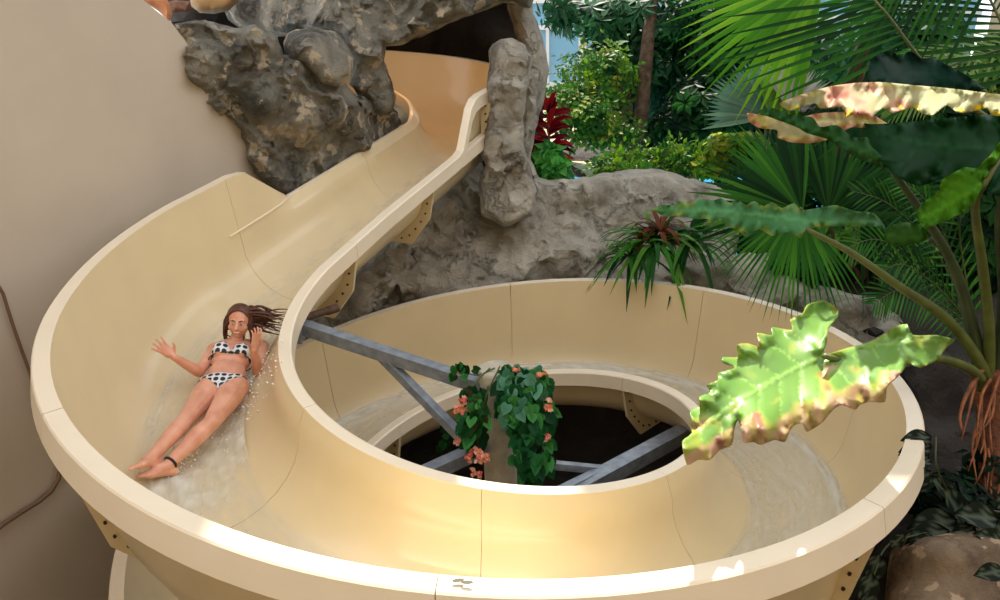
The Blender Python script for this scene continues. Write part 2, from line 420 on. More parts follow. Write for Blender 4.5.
tc=nd(nt,'ShaderNodeTexCoord'); n1=nd(nt,'ShaderNodeTexNoise',Scale=3.5,Detail=4.0,Distortion=1.0); nt.links.new(tc.outputs['Object'],n1.inputs[0])
b=nd(nt,'ShaderNodeBump',Strength=.9,Distance=.12); nt.links.new(n1.outputs[0],b.inputs['Height']); nt.links.new(b.outputs[0],p.inputs['Normal'])
M_water=m
mb=MB(); mb.box((8,17,-2.65),27,25,.2); tag(mb.build('pool_water',M_water,smooth=None),kind='structure')
M_deck=simple('sandy pool deck',srgb(150,134,108),rough=.85,var=.08,scale=3,bump=.1)
pts=[atz(470,165,-2.25),atz(560,160,-2.25),atz(600,166,-2.25),atz(640,170,-2.25),atz(720,162,-2.25),atz(860,168,-2.25),atz(1060,160,-2.25),Vector((22,29,-2.25)),Vector((-6,29,-2.25))]
mb=MB(); n=len(pts); dn=Vector((0,0,-.9)); mb.add(pts+[p+dn for p in pts],[tuple(range(n)),tuple(range(2*n-1,n-1,-1))]+[((i+1)%n,i,n+i,n+(i+1)%n) for i in range(n)])
tag(mb.build('pool_deck',M_deck,smooth=None),kind='structure')
# glass wall of the atrium
M_white=simple('white painted steel',srgb(225,228,228),rough=.5)
m,nt,p=mat('pale blue glass'); p.inputs['Base Color'].default_value=(*srgb(120,178,206),1); p.inputs['Roughness'].default_value=.08; p.inputs['Alpha'].default_value=.8
M_glass=m
GY=27.0
m_i=0
for i in range(6):
    x0=-4+i*4.0
    mb=MB()
    mb.box((x0+.1,GY,1.5),.28,.3,8.6)
    for zz,h in ((-2.1,.3),(.15,.16),(1.3,.5),(4.4,.4)): mb.box((x0+2,GY,zz),4,.26,h)
    for q in (1.4,2.7): mb.box((x0+q,GY,-.35),.12,.2,3.3)
    cx=x0+2.05
    arc=[(cx+1.75*cos(a),GY,1.55+1.75*sin(a)) for a in [pi*k/16 for k in range(17)]]
    mb.tube(arc,.09,n=6)
    for a in (.2,.5,.8): mb.bar((cx,GY,1.6),(cx+1.75*cos(pi*a),GY,1.6+1.75*sin(pi*a)),.09,.09)
    w=mb.build('window_%d'%(i+1),M_white,smooth=30); tag(w,kind='structure')
    mb=MB(); mb.box((x0+2,GY+.05,1.2),3.9,.03,6.6); mb.build('glass_pane',M_glass,w,smooth=None)
# ------------------------------------------------------------------ rocks
relief('rock_crag',[(171,22),(188,19),(205,20),(218,24),(234,27),(250,25),(264,27),(278,36),(284,55),(300,60),(312,70),(330,72),(347,84),(358,96),(372,98),(386,92),(394,108),(402,122),(402,134),(385,140),(350,160),(312,184),(291,199),(275,190),(262,180),(254,174),(252,166),(246,158),(245,147),(236,132),(222,119),(206,106),(190,92),(186,84),(181,60),(176,42)],
 [(172,22,6.02),(200,60,6.15),(240,40,6.5),(260,100,6.6),(246,150,6.95),(280,180,7.1),(300,180,7.3),(320,170,7.6),(300,120,7.0),(340,110,7.35),(345,150,7.75),(385,105,8.2),(400,130,8.8)],M_rockL,
 'jagged grey crag with pale spots leaning on the plaster wall','rock',step=3.6,edge=7,edged=.13,thick=.5,amp=.12,crag=.22,nsc=2.2,seed=2,rough=2.5)
relief('boulder',[(283,42),(287,33),(296,29),(318,27),(335,31),(346,42),(356,58),(352,74),(340,88),(322,84),(302,68),(284,60)],[(300,40,6.9),(340,60,7.0)],M_rockL,
 'pale rounded block wedged on top of the grey crag','rock',step=5,edge=16,edged=.3,thick=.5,amp=.1,crag=.08,seed=5)
relief('boulder',[(212,-25),(217,-6),(223,8),(228,20),(240,29),(258,31),(275,36),(290,36),(300,30),(312,22),(325,-25)],[(240,10,8.2),(300,10,8.0)],M_rockL,
 'dark grey boulder at the top edge behind the grey crag','rock',step=6,edge=20,edged=.4,thick=.7,amp=.12,crag=.1,seed=6)
relief('rock_arch',[(306,-25),(298,-4),(284,12),(283,28),(300,28),(330,30),(345,42),(352,58),(350,84),(362,102),(378,118),(392,112),(396,96),(390,75),(384,58),(386,46),(402,45),(420,38),(440,28),(462,18),(482,12),(503,4),(530,8),(545,-25)],
 [(300,10,7.9),(340,40,7.6),(370,90,7.9),(400,20,7.7),(440,10,7.6),(520,0,7.9)],M_rockL,
 'grey rock arching over the dark mouth of the slide','rock',step=3.8,edge=14,edged=.35,thick=1.0,amp=.13,crag=.4,nsc=1.9,seed=9,rough=2)
relief('rock_pillar',[(503,-20),(508,10),(520,50),(520,100),(515,150),(512,180),(540,178),(530,160),(536,128),(545,98),(549,70),(544,42),(535,15),(526,-20)],[(525,20,8.5),(530,100,8.5),(520,170,8.6)],M_rockM,
 'dark shaded rock buttress behind the pale rock pillar','rock',step=5,edge=14,edged=.3,thick=.5,amp=.12,crag=.12,seed=11)
relief('rock_pillar',[(493,44),(500,39),(512,38),(526,44),(532,58),(530,75),(527,95),(524,120),(524,145),(529,165),(538,190),(534,215),(505,228),(482,215),(478,185),(485,165),(481,152),(484,130),(488,110),(486,85),(489,66),(489,52)],[(508,50,7.6),(500,120,7.65),(505,185,7.7)],M_rockM,
 'pale weathered rock pillar at the right of the slide mouth','rock',step=3.6,edge=9,edged=.2,thick=.35,amp=.1,crag=.14,nsc=2.4,seed=12)
relief('rock_ledge',[(290,370),(292,325),(312,300),(330,292),(342,300),(352,268),(385,238),(420,215),(445,185),(462,158),(480,150),(486,178),(500,186),(530,176),(552,180),(580,178),(600,174),(625,170),(650,169),(668,171),(690,178),(712,184),(735,195),(745,225),(720,300),(690,340),(500,360),(380,370)],
 [(310,345,7.65),(345,325,7.9),(380,360,8.1),(400,240,7.9),(440,200,8.1),(470,165,8.6),(430,280,7.9),(500,190,8.4),(500,270,8.1),(560,200,8.5),(570,260,8.1),(640,175,8.9),(650,240,8.4),(700,190,9.0),(700,300,8.2),(500,350,8.3)],M_rockM,
 'broad grey brown rock ledge behind the slide loop','rock',step=4.2,edge=16,edged=.5,thick=1.2,amp=.2,crag=.22,nsc=1.5,seed=14,rough=2)
relief('rock_ridge',[(683,266),(697,259),(720,257),(745,253),(768,253),(780,262),(795,275),(820,284),(850,293),(875,298),(900,318),(915,345),(905,380),(860,380),(800,350),(740,330),(690,325),(680,290)],
 [(700,275,7.6),(760,262,7.7),(800,290,7.2),(860,310,6.7),(900,350,6.2),(760,330,7.5)],M_rockM,
 'long low root shaped rock ridge above the right rim of the slide','rock',step=4.2,edge=22,edged=.4,thick=.7,amp=.12,crag=.1,nsc=2,seed=17,rough=1.5)
relief('boulder',[(889,556),(896,540),(910,533),(935,531),(960,528),(985,527),(1012,534),(1040,560),(1045,640),(880,650),(884,600)],
 [(900,560,3.75),(950,560,3.6),(1000,560,3.7),(940,620,3.4)],M_rockB,
 'mottled brown boulder in the bottom right corner below the slide rim','rock',step=8,edge=34,edged=.35,thick=.6,amp=.05,crag=.02,seed=19,rough=1)
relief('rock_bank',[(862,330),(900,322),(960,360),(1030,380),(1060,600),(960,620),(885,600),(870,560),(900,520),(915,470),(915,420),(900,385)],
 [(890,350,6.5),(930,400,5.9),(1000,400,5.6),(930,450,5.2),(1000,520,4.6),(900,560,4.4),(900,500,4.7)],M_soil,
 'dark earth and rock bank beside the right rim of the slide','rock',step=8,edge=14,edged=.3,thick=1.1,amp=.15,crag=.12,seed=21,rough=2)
relief('sandstone_block',[(138,-10),(150,-14),(164,-6),(170,4),(172,14),(170,23),(158,11),(143,1)],[(160,5,6.25)],M_rockO,'orange sandstone piece on the wall edge at the top left','rock',step=4,edge=8,edged=.1,thick=.2,amp=.03,seed=23,rough=.5)
relief('flume_underside',[(188,-14),(191,6),(200,13),(214,14),(228,11),(238,2),(240,-14)],[(210,0,7.6)],simple('tan flume underside',srgb(160,124,76),.6),'tan underside of another flume piece at the top edge left of the boulder','flume',step=5,edge=10,edged=.2,thick=.2,amp=.005,seed=25,rough=.2)
relief('driftwood_log',[(165,3),(175,0),(190,1),(192,8),(188,13),(172,14),(166,10)],[(180,5,6.7)],simple('brown wood',srgb(120,80,56),.7,var=.3,scale=18),'short brown log end behind the orange sandstone','log',step=4,edge=7,edged=.12,thick=.3,amp=.01,seed=24,rough=.3)
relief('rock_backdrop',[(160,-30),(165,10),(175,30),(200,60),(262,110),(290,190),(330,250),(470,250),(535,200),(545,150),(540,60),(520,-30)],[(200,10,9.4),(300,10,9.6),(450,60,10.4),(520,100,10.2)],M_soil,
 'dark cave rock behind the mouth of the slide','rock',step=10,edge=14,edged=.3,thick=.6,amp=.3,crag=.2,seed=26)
def lump(name,c,r,m,label,amp=.25,seed=1,n=40):
    """free standing rounded rock"""
    mb=MB(); mb.ball((0,0,0),1,n,m=n//2); vs=[]
    for v in mb.v:
        q=Vector(v); w=Vector((q.x*r[0],q.y*r[1],q.z*r[2])); k=1+amp*fbm(w*.9+Vector((seed,seed,0)))*.7
        _d,_p=noise.voronoi(w*.8+Vector((seed,0,0))); k+=amp*.4*(w*.8+Vector((seed,0,0))-_p[0]).dot(noise.noise_vector(_p[0]*9)); vs.append(Vector(c)+w*k)
    m2=MB(); m2.add(vs,mb.f); return tag(m2.build(name,m,smooth=60),label,'rock')
lump('rock_roof',(-.9,5.4,2.55),(2.3,1.7,1.05),M_rockL,'dark rock mass roofing the cave mouth above the slide bend',amp=.16,seed=4)

M_bwall=simple('warm beige wall',srgb(132,116,92),rough=.9,var=.06,scale=1)  # for unseen walls added to cut side light; warm tone tints the bounce
for nm,c,d in (('shade_wall_back',(6,-8,2.5),(34,.2,12)),('shade_wall_right',(22.5,9.5,1.5),(.2,41,10))):
    mb=MB(); mb.box(c,*d); tag(mb.build(nm,M_bwall,smooth=None),kind='structure')
# ------------------------------------------------------------------ out-of-view slab added over the rock side, notched to shape the sun patches
M_shade=simple('grey ceiling board',srgb(150,150,148),rough=.9)
mb=MB()
for x0,x1,y0,y1 in ((-11,.75,4.5,13),(.75,1.3,5.25,13),(1.3,13,4.5,13),(-11,-.2,.2,4.5)): mb.box(((x0+x1)/2,(y0+y1)/2,9.1),x1-x0,y1-y0,.2)
for i in range(9): mb.box((-10+i*2.75,9.2,8.85),.2,7.6,.35)
tag(mb.build('sun_shade',M_shade,smooth=None),kind='structure')
# ------------------------------------------------------------------ column and beams
AX=atd(497,368,4.95)
CX,CY,CZ=AX
SC_=empty('support_column',(CX,CY,-3.35),'round concrete support column with grey steel beams in the middle of the slide loop','column')
mb=MB(); r=.115
mb.tube([(CX,CY,-3.4),(CX,CY,CZ-.1),(CX,CY,CZ-.08)],[r,r,r*.98],n=28); mb.build('column_shaft',M_conc,SC_,smooth=40)
mb=MB(); mb.tube([(CX,CY,CZ-.11),(CX,CY,CZ-.105),(CX,CY,CZ-.02),(CX,CY,CZ)],[r,r+.015,r+.015,r],n=28); mb.build('column_cap',M_conc,SC_,smooth=40)
b0=atd(303,327,5.32); b1=atd(482,386,4.98)
mb=MB(); mb.bar(b0,b1,.085,.085); mb.build('beam',M_steel,SC_,smooth=None)
mb=MB(); mb.bar(b0.lerp(b1,.46)+Vector((0,0,-.03)),atd(470,446,5.0),.06,.06); mb.build('brace',M_steel,SC_,smooth=None)
mb=MB(); mb.bar(b0+Vector((-.02,0,0)),b0+Vector((.0,0,0)),.18,.18)
for i in (-1,1):
    for j in (-1,1): mb.tube([b0+Vector((0,i*.06,j*.06)),b0+Vector((.02,i*.06,j*.06))],.012,n=6)
mb.build('mounting_plate',M_steel,SC_,smooth=None)
mb=MB(); mb.bar(atd(485,447,5.05),atd(395,488,4.75),.09,.09); mb.build('beam',M_steel,SC_,smooth=None)
mb=MB(); mb.bar(atd(510,461,5.0),atd(606,470,5.35),.05,.05); mb.build('beam',M_steel,SC_,smooth=None)
mb=MB(); mb.bar(atd(560,500,5.0),atd(700,424,6.05),.11,.11); mb.build('beam',M_steel,SC_,smooth=None)
mb=MB(); mb.bar(atd(604,470,5.33),atd(560,492,5.0),.06,.06); mb.build('brace',M_steel,SC_,smooth=None)
mb=MB(); p0=atd(300,319,5.45); p1=atd(337,308,5.75)
mb.tube([p0,p0.lerp(p1,.7),p0.lerp(p1,.72),p1],[.028,.028,.034,.034],n=12); tag(mb.build('drain_pipe',M_rust,smooth=40),'short rusty brown pipe under the straight run of the slide','pipe')
# cables on the left wall
M_cable=simple('brown cable',srgb(120,92,72),rough=.6)
mb=MB(); mb.tube([onwall(x,y)+WN*.03 for x,y in((-14,270),(0,293),(10,325),(18,348),(27,372),(40,420))],.011,n=8)
tag(mb.build('cable',M_cable,smooth=60),'straight brown conduit running down the plaster wall at the left edge','cable')
mb=MB(); mb.tube([onwall(x,y)+WN*.035 for x,y in((-20,540),(0,523),(18,511),(36,500),(48,490),(55,478),(58,460),(60,430))],.017,n=8)
tag(mb.build('cable',M_cable,smooth=60),'thick sagging brown cable low on the plaster wall beneath the slide rim','cable')
# ------------------------------------------------------------------ leaf materials
def leafmat(name,rough=.42,spec=.1,trans=.33,col=None,var=.25,gain=1.3):
    m,nt,p=mat(name); p.inputs['Roughness'].default_value=rough; p.inputs['Specular IOR Level'].default_value=spec
    if col is None:
        a=nd(nt,'ShaderNodeVertexColor'); a.layer_name='Col'; src=a.outputs[0]
    else:
        tc=nd(nt,'ShaderNodeTexCoord'); n=nd(nt,'ShaderNodeTexNoise',Scale=3.0,Detail=3.0); nt.links.new(tc.outputs['Object'],n.inputs[0])
        src=ramp(nt,[(.3,tuple(c*(1-var) for c in col)),(.7,tuple(c*(1+var) for c in col))],n.outputs[0]).outputs[0]
    nt.links.new(src,p.inputs['Base Color'])
    t=nd(nt,'ShaderNodeBsdfTranslucent'); hs=nd(nt,'ShaderNodeHueSaturation',Value=gain,Saturation=1.1,Hue=.492)
    nt.links.new(src,hs.inputs['Color']); nt.links.new(hs.outputs[0],t.inputs[0])
    mx=nd(nt,'ShaderNodeMixShader'); mx.inputs[0].default_value=trans
    nt.links.new(p.outputs[0],mx.inputs[1]); nt.links.new(t.outputs[0],mx.inputs[2]); nt.links.new(mx.outputs[0],nt.nodes['Material Output'].inputs[0])
    return m
M_leaf=leafmat('painted leaf')
M_leafgloss=leafmat('glossy leaf',rough=.38,spec=.6,trans=.3)
M_bark=rockmat('bark',[srgb(60,44,32),srgb(104,80,60),srgb(130,106,84)],scale=9,bump=.5)
M_stem=simple('green stem',srgb(78,88,38),rough=.45,var=.35,scale=9)
M_stemdark=simple('dark green stem',srgb(52,66,34),rough=.45,var=.35,scale=9)
G=lambda r,g,b:Vector(srgb(r,g,b))
def mixc(a,b,t): t=max(0,min(1,t)); return a*(1-t)+b*t
def seg_proj(p,line):
    best=(1e9,0,0); acc=0
    for a,b in zip(line,line[1:]):
        a=Vector(a);b=Vector(b);d=b-a;L=d.length;t=max(0,min(1,(p-a).dot(d)/(L*L)));q=a+d*t;dd=(p-q).length
        if dd<best[0]: best=(dd,acc+t*L,1 if d.x*(p-a).y-d.y*(p-a).x>0 else -1)
        acc+=L
    return best
def blade(name,outline,ctrl,rib,parent,base,light,step=5,ruffle=.05,edge=20,burn=None,vein=22,quilt=.012,thick=.004,seed=1,rib2=None,label=None,m=None):
    """one broad leaf: outline unprojected on its own tilted surface, quilted between its side veins, ruffled edge"""
    cl=[Vector(p) for p in outline]; nn=len(cl); sm_=[]
    for i in range(nn):
        a,b,c,d=cl[i-1],cl[i],cl[(i+1)%nn],cl[(i+2)%nn]
        for t in (0,.33,.67): sm_.append(.5*((2*b)+(c-a)*t*.8+(2*a-5*b+4*c-d)*t*t*.8+(3*b-a-3*c+d)*t**3*.8)+(.2*.5)*(2*b*0) if False else b.lerp(c,t)*.35+.65*(.5*((2*b)+(c-a)*t+(2*a-5*b+4*c-d)*t*t+(3*b-a-3*c+d)*t**3)))
    v,f,nb,out=tri_grid([(p.x,p.y) for p in sm_],step,seed=seed,dens=step*.8)
    pts=[(p.x,p.y) for p in v]; dt=inside_dt(pts,[(o.x,o.y) for o in out]); dep=idw(pts,ctrl,2)
    vs=[];cs=[]
    for (x,y),d,D in zip(pts,dt,dep):
        P=Vector((x,y)); rd,rs,sd=seg_proj(P,rib)
        if rib2:
            r2=seg_proj(P,rib2)
            if r2[0]<rd: rd,rs,sd=r2
        ph=(rs-rd*.55)/vein; fr=abs((ph%1)-.5)*2          # 1 on a side vein
        e=max(0,1-d/edge)
        wv=noise.noise(Vector((x*.09,y*.09,seed*5.1)))
        off=quilt*(1-fr**4)*-1 + ruffle*e*e*math.sin(ph*2*pi+wv*3)+ruffle*.8*e*wv
        if rd<2: off-=.006
        vs.append(atd(x,y,D+off))
        c=mixc(base,light,.5+.45*noise.noise(Vector((x*.03,y*.03,seed))))
        if fr>.93 or rd<1.6: c=mixc(c,light*1.25,.7)
        if burn: c=burn(c,x,y,d,e,wv)
        cs.append(c)
    n=len(vs); fs=[]
    for t in f:
        a,b,c=(Vector(pts[i]) for i in t[:3])
        if (b-a).cross(c-a)>0: t=t[::-1]
        fs.append(t)
    bk=[p+FW*thick for p in vs]; bd=boundary(fs)
    mb=MB(); mb.add(vs+bk,list(fs)+[tuple(n+i for i in t[::-1]) for t in fs]+[(b,a,n+a,n+b) for a,b in bd],cs+cs)
    o=mb.build(name,m or M_leaf,parent,smooth=180,col=True)
    if label: o['label']=label
    return o
def curve(pts,n=24):
    """Catmull-Rom through points"""
    P=[Vector(p) for p in pts]; P=[P[0]*2-P[1]]+P+[P[-1]*2-P[-2]]; out=[]
    m=len(P)-3
    for i in range(n+1):
        t=i/n*m; k=min(int(t),m-1); t-=k; a,b,c,d=P[k:k+4]
        out.append(.5*((2*b)+(c-a)*t+(2*a-5*b+4*c-d)*t*t+(3*b-a-3*c+d)*t**3))
    return out
def stalk(mb,pts,r0,r1,n=8,seg=16):
    c=curve(pts,seg); mb.tube(c,[lerp(r0,r1,i/seg) for i in range(seg+1)],n=n)
# ------------------------------------------------------------------ elephant ear plant
BASE=atd(985,395,4.7)
EP=empty('elephant_ear_plant',(BASE.x,BASE.y,BASE.z-.15),'big elephant ear plant with ruffled browned leaves standing right of the slide','plant')
def fr_burn(x,y): return .5+1.4*noise.noise(Vector((x*.11,y*.04,7)))
def burn_big(c,x,y,d,e,wv):
    n=noise.noise(Vector((x*.06,y*.06,4)))
    rd,rs,sd=seg_proj(Vector((x,y)),[(823,356),(787,372),(737,402),(684,441)])
    low = (y>356+ (823-x)*.62+14) if x<823 else (y>352+(x-823)*.1+12)
    tip=max(0,(740-x)/60)
    a=0
    if low: a=max(0,(26-d)/17)+n*1.1-.12
    a=max(a,tip*.7+n*.9-.25 if d<24 else 0)
    if not low: a=max(a,(6-d)/6*.5+n*.5-.25)
    if a>.1: c=mixc(c,G(176,178,74),min(1,a*1.6))
    if a>.36: c=mixc(c,G(150,104,80) if n>.22 else G(200,164,144),min(1,(a-.4)*4)*(.35+.65*min(1,max(0,fr_burn(x,y)))))
    return c
BIG=[(687,465),(682,442),(692,433),(690,412),(700,405),(699,397),(710,392),(707,385),(718,380),(718,373),(735,368),(723,363),(723,357),(738,357),(737,345),(748,343),(760,347),(757,333),(772,335),(772,327),(792,330),(790,320),(803,313),(807,305),(823,300),(837,308),(838,317),(828,330),(827,342),(824,355),(847,348),(867,343),(887,333),(893,327),(907,324),(913,335),(937,335),(955,340),(946,348),(937,360),(920,368),(907,362),(905,368),(897,378),(887,387),(885,402),(870,402),(860,405),(855,410),(842,405),(833,410),(823,422),(807,432),(802,423),(792,427),(785,442),(775,440),(760,445),(753,442),(743,443),(742,430),(738,420),(735,427),(732,445),(720,450),(710,460),(698,460)]
blade('leaf',BIG,[(685,450,2.72),(700,400,2.95),(740,350,3.2),(760,430,2.78),(790,325,3.45),(823,305,3.7),(823,356,3.3),(823,410,2.98),(880,335,3.55),(885,390,3.12),(950,345,3.7)],
  [(823,356),(787,372),(737,402),(684,441)],EP,G(84,134,44),G(134,172,84),step=2.6,ruffle=.03,edge=18,burn=burn_big,vein=24,quilt=.009,seed=3,rib2=[(824,356),(860,346),(940,340)],m=M_leafgloss,label='broad ruffled green leaf with scorched brown lower edge')
def burn_edge(k,br=G(196,150,118)):
    def f_(c,x,y,d,e,wv):
        n=noise.noise(Vector((x*.05,y*.05,9)))
        a=k*(max(0,e-.2)+n*1.2)
        if a>.25: c=mixc(c,G(190,196,60),min(1,(a-.25)*3))
        if a>.5: c=mixc(c,br,min(1,(a-.5)*4))
        return c
    return f_
L1=[(644,210),(657,208),(659,205),(676,205),(678,201),(692,203),(698,198),(711,201),(721,198),(730,203),(737,199),(746,205),(754,201),(764,206),(772,202),(782,208),(794,203),(801,210),(817,208),(836,205),(855,211),(874,213),(886,229),(868,226),(842,227),(826,226),(817,227),(806,229),(801,238),(788,232),(772,236),(759,229),(746,237),(737,229),(727,227),(721,218),(711,227),(708,219),(695,219),(679,216),(663,216),(655,211)]
blade('leaf',L1,[(650,210,4.7),(720,200,4.35),(720,222,4.25),(800,205,4.2),(800,235,4.0),(880,222,4.35)],[(806,220),(730,211),(648,209)],EP,G(60,120,74),G(92,150,98),step=3.2,ruffle=.045,edge=12,burn=burn_edge(.32,G(190,200,70)),vein=14,quilt=.014,seed=4,rib2=[(806,222),(880,222)],label='long wavy green leaf reaching left')
def burn_top(c,x,y,d,e,wv):
    n=noise.noise(Vector((x*.045,y*.09,2)))
    a=.9-abs(x-855)/90+n*.9
    c=mixc(c,G(196,184,140),.4)
    if a>.35: c=mixc(c,G(206,170,142),min(1,(a-.35)*2))
    if a>.8: c=mixc(c,G(168,110,90),min(1,(a-.8)*3))
    if y>105 and wv>.1 and d<5: c=mixc(c,G(230,210,50),.8)
    return c
L2=[(780,103),(800,95),(827,87),(853,83),(880,82),(913,85),(947,88),(980,92),(1010,97),(1010,115),(993,115),(987,108),(970,112),(957,112),(947,105),(933,115),(922,113),(913,107),(893,113),(883,108),(868,120),(857,113),(847,117),(842,107),(827,108),(820,108),(815,103),(797,108),(788,110)]
blade('leaf',L2,[(785,104,3.9),(860,84,3.85),(860,115,3.5),(940,88,3.75),(940,112,3.4),(1005,96,3.7),(1005,114,3.4)],[(1010,95),(913,85),(853,83),(785,102)],EP,G(132,148,100),G(172,176,144),step=2.4,ruffle=.04,edge=12,burn=burn_top,vein=20,quilt=.03,seed=5,label='drooping leaf scorched pink brown and yellow')
L3=[(747,113),(760,115),(780,118),(800,117),(820,113),(845,112),(873,115),(887,123),(903,127),(893,133),(883,138),(873,130),(853,127),(840,133),(827,140),(812,143),(800,143),(790,142),(777,137),(777,130),(760,128),(750,122)]
blade('leaf',L3,[(750,115,4.6),(800,140,4.2),(880,120,4.3)],[(903,127),(820,122),(750,117)],EP,G(150,150,90),G(196,180,140),step=3,ruffle=.04,edge=10,burn=burn_edge(1.4),vein=14,seed=6,label='dry browned leaf end')
L4=[(757,112),(770,107),(790,115),(812,117),(820,127),(837,125),(853,137),(867,137),(872,147),(883,157),(886,168),(867,162),(847,152),(827,139),(807,133),(797,127),(773,118)]
blade('leaf',L4,[(757,112,4.3),(820,128,4.1),(880,160,4.0)],[(884,162),(830,135),(760,112)],EP,G(30,72,34),G(50,100,44),step=3.5,ruffle=.03,edge=8,vein=13,seed=7)
L5=[(834,118),(870,124),(905,122),(950,118),(1010,118),(1012,196),(985,190),(965,182),(945,178),(920,186),(896,176),(880,160),(862,150),(845,138)]
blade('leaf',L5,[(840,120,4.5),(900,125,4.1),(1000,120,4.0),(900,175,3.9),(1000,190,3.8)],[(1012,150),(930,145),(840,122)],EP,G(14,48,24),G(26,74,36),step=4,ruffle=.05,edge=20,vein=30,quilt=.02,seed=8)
L6=[(990,156),(985,160),(977,168),(965,167),(955,172),(943,178),(939,190),(928,199),(920,207),(917,214),(920,223),(926,228),(947,220),(962,213),(974,203),(981,190),(985,180),(994,165),(1006,148),(1000,142)]
blade('leaf',L6,[(920,215,3.95),(985,160,3.75),(990,170,3.8)],[(1000,148),(984,182),(950,205),(918,220)],EP,G(58,120,28),G(92,156,40),step=3.5,ruffle=.04,edge=12,burn=burn_edge(.25,G(200,210,60)),vein=16,quilt=.012,seed=9,label='bright yellow green leaf hanging tip down')
L7=[(868,78),(870,64),(880,53),(892,51),(899,56),(911,51),(921,58),(934,58),(945,64),(957,70),(968,76),(985,90),(960,92),(900,88),(870,86)]
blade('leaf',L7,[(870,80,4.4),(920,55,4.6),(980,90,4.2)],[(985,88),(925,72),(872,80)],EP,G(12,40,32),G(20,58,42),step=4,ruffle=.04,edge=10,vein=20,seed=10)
L8=[(884,236),(890,226),(905,222),(922,226),(930,236),(918,243),(900,246),(888,243)]
blade('leaf',L8,[(884,236,4.3),(930,236,4.4)],[(930,238),(886,236)],EP,G(40,90,36),G(70,120,40),step=4,ruffle=.03,edge=8,vein=12,seed=11)
for pts,r0,r1,mt in (([(806,229,4.02),(850,252,4.1),(900,287,4.25),(950,322,4.45),(985,372,4.62),(988,400,4.7)],.012,.042,M_stem),
   ([(824,356,3.23),(850,362,3.4),(890,366,3.8),(935,358,4.3),(975,372,4.55),(985,396,4.7)],.012,.034,M_stem),
   ([(1006,150,3.8),(985,183,3.78),(975,208,3.95),(982,262,4.25),(989,330,4.5),(988,395,4.7)],.011,.036,M_stem),
   ([(1012,150,3.95),(1000,220,4.2),(1005,300,4.5),(996,390,4.7)],.014,.05,M_stemdark),
   ([(884,160,4.0),(920,210,4.2),(955,270,4.45),(975,340,4.6),(985,395,4.72)],.012,.05,M_stemdark),
   ([(984,90,4.2),(1010,170,4.5),(1012,280,4.6),(998,390,4.75)],.012,.045,M_stemdark),
   ([(930,238,4.4),(950,262,4.5),(968,310,4.6),(982,380,4.7)],.008,.03,M_stemdark),
   ([(1012,97,3.6),(1040,170,4.0),(1030,300,4.5),(1000,395,4.7)],.012,.04,M_stemdark)):
    mb=MB(); stalk(mb,[atd(*p) for p in pts],r0,r1,n=10,seg=22); mb.build('leaf_stalk',mt,EP,smooth=180)
mb=MB(); stalk(mb,[atd(990,370,4.7),atd(994,430,4.65),atd(992,500,4.5)],.11,.07,n=14)
mb.build('stem_base',simple('orange brown fibre',srgb(96,54,30),.85,var=.6,scale=22,bump=.8,bscale=50),EP,smooth=180)
rnd=random.Random(5); mb=MB()
for i in range(15):
    x=rnd.uniform(978,1012); y=rnd.uniform(365,450); mb2=[atd(x,y,4.6),atd(x+rnd.uniform(-12,6),y+rnd.uniform(18,40),4.5),atd(x+rnd.uniform(-22,4),y+rnd.uniform(45,80),4.4)]
    stalk(mb,mb2,.012,.003,n=5,seg=6)
stalk(mb,[atd(985,366,4.6),atd(968,392,4.5),atd(960,415,4.45),atd(962,430,4.42)],.016,.006,n=6,seg=8)
mb.build('dry_sheath',simple('dry orange sheath',srgb(130,74,36),.7,var=.6,scale=14),EP,smooth=180)
# ------------------------------------------------------------------ palms
def strip(mb,pts,w,nrm,c,fold=.25):
    """a leaflet: pointed folded strip along pts with half width w"""
    P=[Vector(p) for p in pts]; m=len(P); vs=[];cs=[]
    for i,p in enumerate(P):
        t=(P[min(i+1,m-1)]-P[max(i-1,0)]).normalized(); sd=t.cross(nrm).normalized(); u=i/(m-1)
        ww=w*(min(1,.35+u*2.2) if u<.5 else 1-((u-.5)*2)**1.8*.97)
        up=sd.cross(t)
        vs+=[p-sd*ww+up*ww*fold,p,p+sd*ww+up*ww*fold]; cs+=[c,c*.85,c]
    fs=[]
    for i in range(m-1):
        a=i*3; fs+=[(a,a+1,a+4,a+3),(a+1,a+2,a+5,a+4)]
    mb.add(vs,fs,cs)
def frond(parent,rach,nl,ll,w,ang,cols,seed=1,droop=.15,side=None,nrm=None,rr=.012,name='frond'):
    """feather leaf: rachis curve plus leaflets"""
    rnd=random.Random(seed); c=curve(rach,30); mb=MB(); n=len(c)-1
    for i in range(nl):
        u=.06+.94*i/nl; k=min(int(u*n),n-1); p=c[k].lerp(c[k+1],u*n-k); t=(c[k+1]-c[k]).normalized()
        N=(nrm or Vector((0,-.3,1))).normalized(); sd=t.cross(N).normalized(); 
        for sg in (-1,1):
            if side and sg!=side: continue
            a=ang*(1-.45*u); L=ll*(math.sin(pi*min(1,.18+u*.82))**.6)*rnd.uniform(.88,1.05)+.02
            d=(t*cos(a)+sd*sg*sin(a)).normalized(); q=[]
            for j in range(6):
                s_=j/5; q.append(p+d*L*s_+Vector((0,0,-1))*droop*L*s_*s_)
            cc=rnd.choice(cols)*rnd.uniform(.8,1.2); strip(mb,q,w,N,cc)
    fr=mb.build(name,M_leaf,parent,smooth=180,col=True)
    mb=MB(); mb.tube(c,[lerp(rr,rr*.3,i/n) for i in range(n+1)],n=6); mb.build('leaf_rib',M_stem,fr,smooth=180)
    return fr
